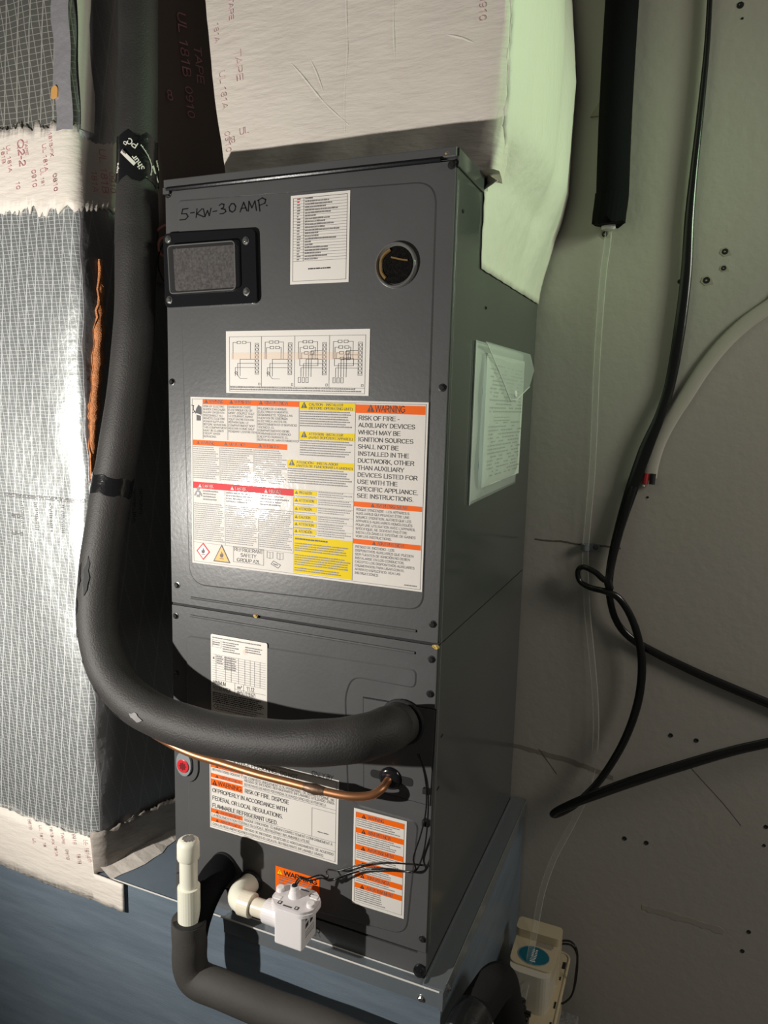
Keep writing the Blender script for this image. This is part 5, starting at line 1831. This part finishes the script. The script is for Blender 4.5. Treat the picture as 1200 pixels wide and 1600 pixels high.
# ------------------------------------------------------------------ overflow float switch on its PVC elbow
FS = thing('float_switch', 'white overflow float switch on a cream PVC elbow', 'switch', (0.262, -0.055, 0.03))
ax, az = (0.1501, 0.0517)
SY, SZ = -0.056, 0.0575
bm = BM()
tube(bm, smooth_path([(ax, -0.002, az), (ax + 0.001, -0.018, az + 0.001), (ax + 0.002, -0.036, SZ), (ax + 0.008, -0.050, SZ), (ax + 0.020, SY, SZ), (ax + 0.030, SY, SZ)], 5), 0.0160, 24)
obj('pipe_elbow', bm, M['pvc'], FS, smooth=True)
bm = BM()
lathe(bm, (ax + 0.017, SY, SZ), (1, 0, 0), [(0, 0.0162), (0.001, 0.0178), (0.020, 0.0178), (0.0205, 0.0140)], 28)
obj('elbow_socket', bm, M['pvc_cream'], FS)
bm = BM()
lathe(bm, (ax + 0.035, SY, SZ), (1, 0, 0), [(0, 0.0133), (0.045, 0.0133)], 28)
obj('nipple', bm, M['pvc_cream'], FS, smooth=True)
bm = BM()
lathe(bm, (0.2110, SY, SZ), (1, 0, 0), [(0, 0.0165), (0.0008, 0.0172), (0.030, 0.0178)], 28)
obj('switch_collar', bm, M['pvc_switch'], FS)
bm = BM()
bxx0, bxx1 = 0.2380, 0.2840
box(bm, bxx0, bxx1, SY - 0.0225, SY + 0.0215, 0.0290, 0.0880)
hous = obj('switch_housing', bm, M['pvc_switch'], FS, bevel=0.003, segs=3)
lcx = (bxx0 + bxx1) / 2
oct_ = [(-0.034, -0.012), (-0.020, -0.026), (0.022, -0.026), (0.035, -0.014), (0.035, 0.012), (0.020, 0.026), (-0.022, 0.026), (-0.034, 0.014)]


def on_lid(p, d):
    return (lcx + p[0], SY + p[1], d)


bm = BM()
prism(bm, roundpoly(oct_, 0.006, 4), 0.0850, 0.0930, on_lid)
lid = obj('switch_lid', bm, M['pvc_lid'], FS, bevel=0.001)
bm = BM()
prism(bm, roundpoly([(a * 1.03, b * 1.03) for a, b in oct_], 0.006, 4), 0.0835, 0.0885, on_lid)
obj('lid_flange', bm, M['pvc_switch'], lid)
for a, b in ((-0.029, 0.006), (0.028, -0.006)):
    bm = BM()
    lathe(bm, (lcx + a, SY + b, 0.0925), (0, 0, 1), [(0, 0.0066), (0.0055, 0.0062), (0.006, 0.005)], 18)
    ear = obj('lid_screw', bm, M['pvc_switch'], lid)
for a, b in ((0.024, 0.012), (-0.024, -0.010)):
    bm = BM()
    box(bm, lcx + a - 0.006, lcx + a + 0.006, SY + b - 0.004, SY + b + 0.004, 0.080, 0.094)
    obj('lid_latch', bm, M['pvc_switch'], lid, bevel=0.001)
bm = BM()
lathe(bm, (lcx - 0.004, SY + 0.003, 0.0930), (0, 0, 1), [(0, 0.0095), (0.003, 0.0085), (0.010, 0.0068), (0.010, 0.0062), (0.0165, 0.0062), (0.0165, 0.0040)], 20)
obj('wire_boss', bm, M['pvc_switch'], lid)
bm = BM()
for a, b in ((-0.016, -0.018), (0.012, -0.019), (0.018, 0.014), (-0.012, 0.017)):
    prism(bm, [(a - 0.003, b - 0.003), (a + 0.003, b - 0.003), (a + 0.003, b + 0.003), (a - 0.003, b + 0.003)], 0.0930, 0.0934, on_lid)
for a, b in ((-0.002, -0.021), (0.004, 0.020)):
    prism(bm, [(a - 0.007, b - 0.001), (a + 0.007, b - 0.001), (a + 0.007, b + 0.001), (a - 0.007, b + 0.001)], 0.0930, 0.0934, on_lid)
obj('lid_print', bm, M['ink'], lid, kind='stuff')
bm = BM()
for a, b in ((-0.016, -0.018), (0.012, -0.019), (0.018, 0.014), (-0.012, 0.017)):
    prism(bm, [(a - 0.0014, b - 0.0016), (a + 0.0014, b - 0.0016), (a + 0.0014, b + 0.0016), (a - 0.0014, b + 0.0016)], 0.0934, 0.0936, on_lid)
obj('lid_print', bm, M['pvc_lid'], lid, kind='stuff')
bm = BM()


def on_face(p, d):
    return (bxx1 + 0.0004, SY + p[0], p[1])


rnd = random.Random(4)
for k, (h, n) in enumerate(((0.006, 3), (0.0075, 2), (0.002, 5), (0.002, 5), (0.002, 4))):
    z = (0.071, 0.060, 0.053, 0.049, 0.045)[k]
    y = -0.013
    for q in range(n):
        w = 0.026 / n * rnd.uniform(0.6, 0.95)
        v = [bm.verts.new(on_face(p, 0)) for p in ((y, z), (y + w, z + 0.001), (y + w + 0.001, z + h), (y + 0.001, z + h - 0.0008))]
        bm.faces.new(v)
        y += 0.027 / n
obj('housing_print', bm, M['ink'], hous, kind='stuff')
# leads
wx, wy, wz = lcx - 0.004, SY + 0.003, 0.108
for k, pts in enumerate((
        [(wx - 0.001, wy, wz), (wx + 0.006, wy + 0.004, wz + 0.014)] + [(0.2732, -0.045, 0.12), (0.2889, -0.035, 0.1244), (0.295, -0.022, 0.1129), (0.2907, -0.016, 0.1213), (0.3097, -0.014, 0.1245), (0.3396, -0.012, 0.1401), (0.3697, -0.012, 0.1528), (0.4034, -0.01, 0.1602), (0.4471, -0.006, 0.1663)],
        [(wx + 0.001, wy + 0.001, wz), (wx + 0.009, wy + 0.005, wz + 0.012)] + [(0.2748, -0.042, 0.1155), (0.2906, -0.032, 0.1179), (0.2993, -0.02, 0.1088), (0.3212, -0.016, 0.123), (0.3554, -0.013, 0.1402), (0.3799, -0.012, 0.1467), (0.4106, -0.01, 0.1494), (0.4278, -0.01, 0.1564), (0.4382, -0.01, 0.1886), (0.4422, -0.01, 0.2331), (0.4414, -0.01, 0.2805), (0.4364, -0.012, 0.3085), (0.4279, -0.014, 0.3328)],
        [(0.2898, -0.018, 0.1068), (0.3104, -0.015, 0.113), (0.3403, -0.013, 0.1308), (0.38, -0.012, 0.1437), (0.4135, -0.01, 0.1502), (0.4275, -0.012, 0.1595), (0.424, -0.012, 0.1761), (0.4333, -0.012, 0.2127), (0.4392, -0.011, 0.2472), (0.4389, -0.011, 0.2832), (0.4338, -0.013, 0.3131), (0.4254, -0.015, 0.3327)])):
    bm = BM()
    tube(bm, smooth_path(pts, 7), 0.0012, 8)
    obj('wire', bm, M['wire'], FS, smooth=True)
bm = BM()
tube(bm, [(wx, wy, wz - 0.001), (wx, wy, wz + 0.0025)], 0.0042, 12)
obj('wire_grommet', bm, M['black_gap'], FS)

# salmon thermostat wires peeping out between pipe and cabinet
tw = thing('thermostat_wires', 'loop of salmon wire between the black pipe and cabinet', 'wire', (-0.0514, 0.05, 1.0535))
for pts, r, m in (([(-0.0263, 0.03, 1.0487), (-0.0266, 0.02, 1.0438), (-0.0305, 0.02, 1.0338), (-0.0353, 0.03, 1.0258), (-0.0421, 0.05, 1.0242)], 0.0022, M['salmon']), ([(-0.0248, 0.03, 1.0663), (-0.0255, 0.022, 1.0618), (-0.0311, 0.02, 1.0571), (-0.0432, 0.03, 1.0544)], 0.0020, M['salmon']),
                  ([(-0.0277, 0.03, 1.0404), (-0.0324, 0.025, 1.0256), (-0.0383, 0.03, 1.0032), (-0.0453, 0.05, 0.9877)], 0.0012, M['wire'])):
    bm = BM()
    tube(bm, smooth_path(pts, 6), r, 8)
    obj('wire', bm, m, tw, smooth=True)

# ------------------------------------------------------------------ document pouch on the cabinet side
DP = thing('document_pouch', 'clear plastic document pouch stuck to the cabinet side', 'pouch', (W, 0.26, 0.78))
PXI = W + 0.0015
out = [(0.111, 0.898), (0.429, 0.904), (0.470, 0.878), (0.432, 0.846), (0.412, 0.671), (0.112, 0.667)]
out = [(0.112, 0.899), (0.425, 0.903), (0.466, 0.876), (0.432, 0.842), (0.412, 0.671), (0.112, 0.664)]
bm = BM()
prism(bm, [(0.114, 0.896), (0.424, 0.900), (0.428, 0.842), (0.408, 0.674), (0.114, 0.668)], W + 0.001, W + 0.0022, onside)
obj('back_sheet', bm, M['film'], DP)
bm = BM()
prism(bm, [(0.150, 0.884), (0.405, 0.888), (0.402, 0.690), (0.150, 0.686)], W + 0.003, W + 0.0095, onside)
bk = obj('booklet', bm, M['booklet'], DP, 'folded printed booklet')
bm = BM()
rnd = random.Random(8)
for i in range(30):
    z = 0.868 - 0.0058 * i
    y = 0.175
    while y < 0.385:
        w = rnd.uniform(0.006, 0.02)
        if rnd.random() < 0.7 and not (i in (13, 14)):
            v = [bm.verts.new((W + 0.0098, *p)) for p in ((y, z), (y + w, z), (y + w, z + 0.0022), (y, z + 0.0022))]
            bm.faces.new(v)
        y += w + 0.003
for p in ((0.205, 0.785, 0.31, 0.7865), (0.205, 0.790, 0.31, 0.7912)):
    v = [bm.verts.new((W + 0.0098, *q)) for q in ((p[0], p[1]), (p[2], p[1]), (p[2], p[3]), (p[0], p[3]))]
    bm.faces.new(v)
obj('booklet_print', bm, M['ink_fine'], bk, kind='stuff')
bm = BM()
q = smooth_path([(W + 0.006, 0.150, 0.883), (W + 0.0085, 0.136, 0.83), (W + 0.006, 0.142, 0.775), (W + 0.0085, 0.132, 0.72), (W + 0.006, 0.146, 0.688)], 6)
A_ = [bm.verts.new(p) for p in q]
B_ = [bm.verts.new((p.x + 0.001, 0.152, p.z)) for p in q]
for i in range(len(q) - 1):
    bm.faces.new((A_[i], A_[i + 1], B_[i + 1], B_[i]))
obj('curled_page', bm, M['blue_grey'], DP)
bm = BM()
n = 14
grid = []
for i in range(n + 1):
    a = i / n
    row = []
    for j in range(n + 1):
        b = j / n
        lo = Vector(out[5]).lerp(Vector(out[4]), a)
        hi = Vector(out[0]).lerp(Vector(out[1]), a)
        p = lo.lerp(hi, b)
        edge = min(a, 1 - a, b, 1 - b)
        x = W + 0.0024 + 0.0115 * min(1, edge * 7) + 0.0012 * math.sin(a * 11 + b * 5) * min(1, edge * 5)
        row.append(bm.verts.new((x, p.x, p.y)))
    grid.append(row)
for i in range(n):
    for j in range(n):
        bm.faces.new((grid[i][j], grid[i + 1][j], grid[i + 1][j + 1], grid[i][j + 1]))
obj('front_film', bm, M['film'], DP, smooth=True)
bm = BM()
fl = [(0.122, 0.8975), (0.425, 0.902), (0.466, 0.876), (0.432, 0.845), (0.330, 0.820), (0.285, 0.818)]
A_ = [bm.verts.new((W + 0.0148, *p)) for p in fl]
bm.faces.new(A_)
obj('pouch_flap', bm, M['film'], DP)
bm = BM()
tube(bm, [(W + 0.0145, 0.122, 0.8975), (W + 0.0155, 0.200, 0.860), (W + 0.0155, 0.285, 0.818), (W + 0.0155, 0.330, 0.820), (W + 0.0150, 0.432, 0.845)], 0.0007, 6)
obj('flap_edge', bm, M['pvc_switch'], DP)
bm = BM()
lathe(bm, (W + 0.0148, 0.318, 0.829), (1, 0, 0), [(0, 0.0058), (0.002, 0.0055), (0.0028, 0.004)], 18)
obj('snap_button', bm, M['pvc_switch'], DP, 'white snap button')
bm = BM()
tube(bm, [(W + 0.003, *p) for p in out[:1]] + [(W + 0.003, *p) for p in (out[5],)], 0.0009, 6)
obj('welded_edge', bm, M['pvc_switch'], DP)

# ------------------------------------------------------------------ on the wall at the right
FSL = thing('foam_sleeve', 'black foam-wrapped drain tube hanging on the grey wall', 'pipe sleeve', (0.5704, 0.518, 1.1447))
pts = [(0.5657, 0.518, 1.6013)] + [(0.5657, 0.518, 1.5107), (0.5661, 0.518, 1.4284), (0.5673, 0.518, 1.334), (0.5692, 0.518, 1.2591), (0.5714, 0.518, 1.1939), (0.5706, 0.518, 1.1743)]
bm = BM()
tube(bm, smooth_path(pts, 6), 0.0285, 24)
obj('foam_insulation', bm, M['foam_wall'], FSL, smooth=True)
bm = BM()
rings = tube(bm, smooth_path([(0.5708, 0.518, 1.1874), (0.5698, 0.518, 1.17), (0.5686, 0.518, 1.1547), (0.5682, 0.518, 1.1437)], 4), [0.0295] * 13, 24)
for k, v in enumerate(rings[-1]):
    v.co.z += 0.004 * math.sin(k * 1.7) - 0.003 * (k % 3)
for k, v in enumerate(rings[0]):
    v.co.z += 0.003 * math.sin(k * 2.3)
obj('tape_wrap', bm, M['foam_wall'], FSL)
bm = BM()
p = (0.5671, 0.53, 1.1421)
lathe(bm, (p[0], p[1], p[2] - 0.010), (0, 0, 1), [(0, 0.0095), (0.002, 0.0125), (0.022, 0.0125)], 20)
obj('tube_adapter', bm, M['pvc_switch'], FSL, 'pale tube adapter')

CT = thing('clear_drain_tube', 'clear vinyl tube running down the wall to the pump', 'tube', (0.5648, 0.53, 0.5428))
pts = [(0.5678, 0.532, 1.1291), (0.5662, 0.535, 1.0984), (0.5629, 0.537, 1.0592), (0.5617, 0.538, 0.973), (0.5621, 0.538, 0.879), (0.5649, 0.538, 0.7832), (0.5665, 0.538, 0.6856), (0.565, 0.538, 0.5984), (0.5642, 0.538, 0.5351), (0.5679, 0.538, 0.4779), (0.5763, 0.536, 0.4083), (0.5888, 0.534, 0.3324), (0.6023, 0.532, 0.2428), (0.609, 0.53, 0.1645), (0.6076, 0.526, 0.0982), (0.5958, 0.515, 0.0323), (0.5746, 0.495, -0.0244), (0.5517, 0.47, -0.0785), (0.5391, 0.43, -0.126), (0.5368, 0.39, -0.1678), (0.5369, 0.345, -0.2022), (0.5376, 0.305, -0.2367), (0.536, 0.285, -0.2574)]
bm = BM()
tube(bm, smooth_path(pts, 6), 0.0062, 14)
obj('vinyl_hose', bm, M['vinyl'], CT, smooth=True)
bm = BM()
p = (0.5638, 0.538, 0.5414)
tube(bm, [(p[0], p[1], p[2] - 0.006), (p[0], p[1], p[2] + 0.006)], 0.0078, 16)
box(bm, p[0] - 0.010, p[0] + 0.026, 0.5455, 0.5490, p[2] - 0.007, p[2] + 0.006)
cl = obj('hose_clamp', bm, M['rail'], CT, 'metal hose clamp screwed to the wall')
put_screw(SCREW_BLACK, (p[0] + 0.018, 0.5455, p[2]), cl)

CD = thing('black_power_cord', 'glossy black power cord looped and knotted on the grey wall', 'cord', (0.6135, 0.53, 0.4761))
cordw, cordt = 0.0062, 0.0048


def cord_path(pts, r, n=7):
    bm = BM()
    q, rr = smooth_path(pts, n, r)
    tube(bm, q, rr, 14, up=(0, 1, 0), flat=0.0052)
    return bm


bm = cord_path([(0.7029, 0.54, 1.5763)] + [(0.7065, 0.54, 1.4969), (0.7082, 0.54, 1.4165), (0.7065, 0.54, 1.3145), (0.7039, 0.54, 1.2206), (0.703, 0.54, 1.1406), (0.7052, 0.54, 1.0479), (0.7014, 0.54, 0.9479), (0.6933, 0.54, 0.8569), (0.6804, 0.5345, 0.7987), (0.6597, 0.5335, 0.7332), (0.6392, 0.536, 0.6537), (0.6241, 0.538, 0.5848), (0.6155, 0.534, 0.5284), (0.6129, 0.53, 0.4849), (0.6167, 0.53, 0.4473), (0.6299, 0.533, 0.4063), (0.6553, 0.538, 0.3752), (0.7014, 0.54, 0.351), (0.783, 0.54, 0.3214), (0.8502, 0.54, 0.3007), (0.9676, 0.54, 0.2665), (1.3756, 0.54, 0.1457)],
               [.0045, .0045, .005, .006, .007, .0085, .0098, .0105, .0095, .0095, .0125, .0118, .0095, .0085, .0075, .0068, .0068, .0075, .0080, .0085, .0088, .0088, .0088])
obj('cord_run', bm, M['cord'], CD, smooth=True)
bm = cord_path([(0.6444, 0.53, 0.6668), (0.6275, 0.526, 0.5856), (0.6183, 0.516, 0.5296), (0.6105, 0.506, 0.4884), (0.588, 0.51, 0.5), (0.5656, 0.514, 0.5067), (0.555, 0.516, 0.4976), (0.5599, 0.516, 0.4778), (0.5801, 0.514, 0.468), (0.6083, 0.508, 0.4653), (0.6332, 0.512, 0.455), (0.6571, 0.518, 0.4216), (0.6753, 0.52, 0.3758), (0.685, 0.522, 0.3196), (0.6821, 0.52, 0.2491), (0.6625, 0.512, 0.1702), (0.6263, 0.495, 0.0931), (0.5859, 0.475, 0.0425), (0.5547, 0.462, 0.02), (0.5463, 0.452, 0.0232), (0.5657, 0.446, 0.0447), (0.6235, 0.44, 0.0884), (0.7, 0.44, 0.1385), (0.7832, 0.45, 0.1838), (0.8535, 0.46, 0.219), (0.9589, 0.47, 0.2676), (1.3297, 0.52, 0.4446)],
               [.006, .0065, .0065, .006, .0055, .005, .005, .005, .0055, .006, .0065, .007, .0075, .008, .008, .0075, .007, .0068, .0065, .0068, .0075, .0095, .0100, .0095, .0088, .0085, .0085])
obj('cord_loop', bm, M['cord'], CD, smooth=True)
bm = BM()
p = (0.6127, 0.515, 0.4768)
lathe(bm, (p[0] - 0.006, p[1], p[2]), (1, 0.1, 0.35), [(0, 0.012), (0.003, 0.0145), (0.012, 0.0145), (0.014, 0.011)], 16)
obj('cord_tie', bm, M['black_gap'], CD, smooth=True)

FCb = thing('flat_cable', 'flat grey-white cable bowed on the wall with red and black stripped ends', 'cable', (0.6703, 0.54, 0.6917))
pts = [(1.2119, 0.545, 1.1479), (0.9207, 0.545, 1.0551)] + [(0.8518, 0.545, 0.998), (0.8083, 0.545, 0.9634), (0.7757, 0.545, 0.9275), (0.7478, 0.545, 0.8861), (0.7219, 0.545, 0.8368), (0.6992, 0.545, 0.7934), (0.6824, 0.545, 0.7516), (0.6739, 0.545, 0.7155), (0.6706, 0.545, 0.6841)]
bm = BM()
Q = smooth_path(pts, 6)
rings = tube(bm, Q, 0.0125, 16, up=(0, 1, 0), flat=0.0042)
obj('cable_jacket', bm, M['flatcable'], FCb, smooth=True)
p = (0.6712, 0.54, 0.6797)
for dx, m, nm in ((-0.0065, M['redwire'], 'red_wire'), (0.0055, M['black_gap'], 'black_wire')):
    bm = BM()
    tube(bm, [(p[0] + dx, p[1], p[2] + 0.012), (p[0] + dx - 0.001, p[1] - 0.002, p[2] - 0.008)], 0.0052, 12)
    obj(nm, bm, m, FCb, smooth=True)
bm = BM()
tube(bm, [(p[0] - 0.008, p[1], p[2] - 0.004), (p[0] - 0.010, p[1] - 0.003, p[2] - 0.013)], 0.0026, 8)
obj('paper_filler', bm, M['flatcable'], FCb)

# ------------------------------------------------------------------ condensate pump on a rough block
bm = BM()
box(bm, 0.482, 0.618, 0.20, 0.49, FLOOR_Z, -0.4205)
for v in bm.verts:
    v.co += Vector((random.uniform(-1, 1), random.uniform(-1, 1), 0)) * 0.003
o = obj('concrete_block', bm, M['concrete'], cat='block', label='rough grey block under the beige condensate pump', bevel=0.004)

CP = thing('condensate_pump', 'beige condensate pump with teal oval sticker beside the platform', 'pump', (0.541, 0.34, -0.42))
bm = BM()
box(bm, 0.497, 0.586, 0.212, 0.476, -0.4200, -0.3000)
obj('tank', bm, M['pump'], CP, bevel=0.010, segs=3)
bm = BM()
lidp = roundpoly([(0.489, 0.204), (0.594, 0.204), (0.594, 0.484), (0.489, 0.484)], 0.018, 6)


def on_plan(p, d):
    return (p[0], p[1], d)


prism(bm, lidp, -0.3000, -0.2900, on_plan)
plid = obj('tank_lid', bm, M['pump'], CP, bevel=0.002)
bm = BM()
rim = lidp + [lidp[0]]
tube(bm, [(p[0], p[1], -0.290) for p in rim], 0.0028, 8)
obj('lid_rim', bm, M['pump'], plid)
bm = BM()
for y in (0.235, 0.285, 0.335):
    for x in (0.4955, 0.5875):
        box(bm, x - 0.0016, x + 0.0016, y, y + 0.016, -0.2905, -0.2888)
box(bm, 0.5845, 0.5900, 0.440, 0.458, -0.2905, -0.2885)
box(bm, 0.5790, 0.5870, 0.408, 0.416, -0.2905, -0.2885)
box(bm, 0.4935, 0.4985, 0.405, 0.420, -0.2905, -0.2885)
obj('lid_slots', bm, M['black_gap'], plid)
bm = BM()
prism(bm, roundpoly([(0.504, 0.306), (0.578, 0.306), (0.580, 0.412), (0.502, 0.412)], 0.020, 6), -0.2900, -0.2140, on_plan)
mh = obj('motor_cover', bm, M['pump_white'], CP, 'milky motor cover', bevel=0.010, segs=4)
bm = BM()
prism(bm, roundpoly([(0.5015, 0.322), (0.581, 0.322), (0.583, 0.416), (0.499, 0.416)], 0.016, 6), -0.2330, -0.2105, on_plan)
obj('cover_cap', bm, M['pump'], CP, bevel=0.006, segs=3)
bm = BM()
prism(bm, roundpoly([(0.498, 0.392), (0.584, 0.392), (0.584, 0.428), (0.498, 0.428)], 0.010, 6), -0.2900, -0.1935, on_plan)
obj('switch_box', bm, M['pump'], CP, bevel=0.006, segs=3)
bm = BM()
prism(bm, [(0.5415 + 0.0285 * math.cos(2 * PI * k / 32), 0.3520 + 0.0235 * math.sin(2 * PI * k / 32)) for k in range(32)], -0.2106, -0.2100, on_plan)
stk = obj('oval_sticker', bm, M['teal'], CP, 'teal oval sticker')
bm = BM()
tube(bm, [(0.5415 + 0.0290 * math.cos(2 * PI * k / 32), 0.3520 + 0.0240 * math.sin(2 * PI * k / 32), -0.2103) for k in range(33)], 0.0010, 6)
obj('sticker_rim', bm, M['grey_boss'], stk)
bm = BM()
rnd = random.Random(6)
for i in range(8):
    y = 0.336 + 0.0043 * i
    for k in range(2):
        w = rnd.uniform(0.002, 0.005)
        v = [bm.verts.new((*p, -0.2098)) for p in ((0.5375 + k * 0.0055, y), (0.5375 + k * 0.0055 + w, y), (0.5375 + k * 0.0055 + w, y + 0.0022), (0.5375 + k * 0.0055, y + 0.0020))]
        bm.faces.new(v)
obj('sticker_print', bm, M['pvc_switch'], stk, kind='stuff')
bm = BM()
for i in range(7):
    y = 0.3795 + 0.0022 * i
    x = 0.540
    while x < 0.570:
        w = rnd.uniform(0.002, 0.006)
        v = [bm.verts.new((*p, -0.2101)) for p in ((x, y), (x + w, y), (x + w, y + 0.0012), (x, y + 0.0012))]
        bm.faces.new(v)
        x += w + 0.001
obj('rating_print', bm, M['ink_grey'], CP, kind='stuff')
p = (0.5366, 0.283, -0.2607)
bm = BM()
tube(bm, [(p[0], p[1], p[2] + 0.012), (p[0], p[1], p[2] - 0.006)], 0.0072, 12)
lathe(bm, (p[0], p[1] - 0.002, -0.290), (0, 0, 1), [(0, 0.015), (0.010, 0.015), (0.012, 0.010), (0.030, 0.009), (0.034, 0.006)], 16)
tube(bm, [(p[0] - 0.016, p[1] - 0.004, -0.268), (p[0] + 0.018, p[1] - 0.004, -0.268)], 0.0048, 10)
obj('check_valve', bm, M['black_plastic'], CP, 'black check valve')
for k, dz in enumerate((0.0, 0.007)):
    bm = BM()
    tube(bm, smooth_path([(0.582, 0.42, -0.215 - dz), (0.600, 0.425, -0.215 - dz), (0.6130, 0.42, -0.228 - dz), (0.616 - 0.002 * k, 0.41, -0.27), (0.611, 0.40, -0.305), (0.596, 0.395, -0.325), (0.586, 0.395, -0.325)], 6), 0.0019, 8)
    obj('pump_wire', bm, M['wire'], CP, smooth=True)
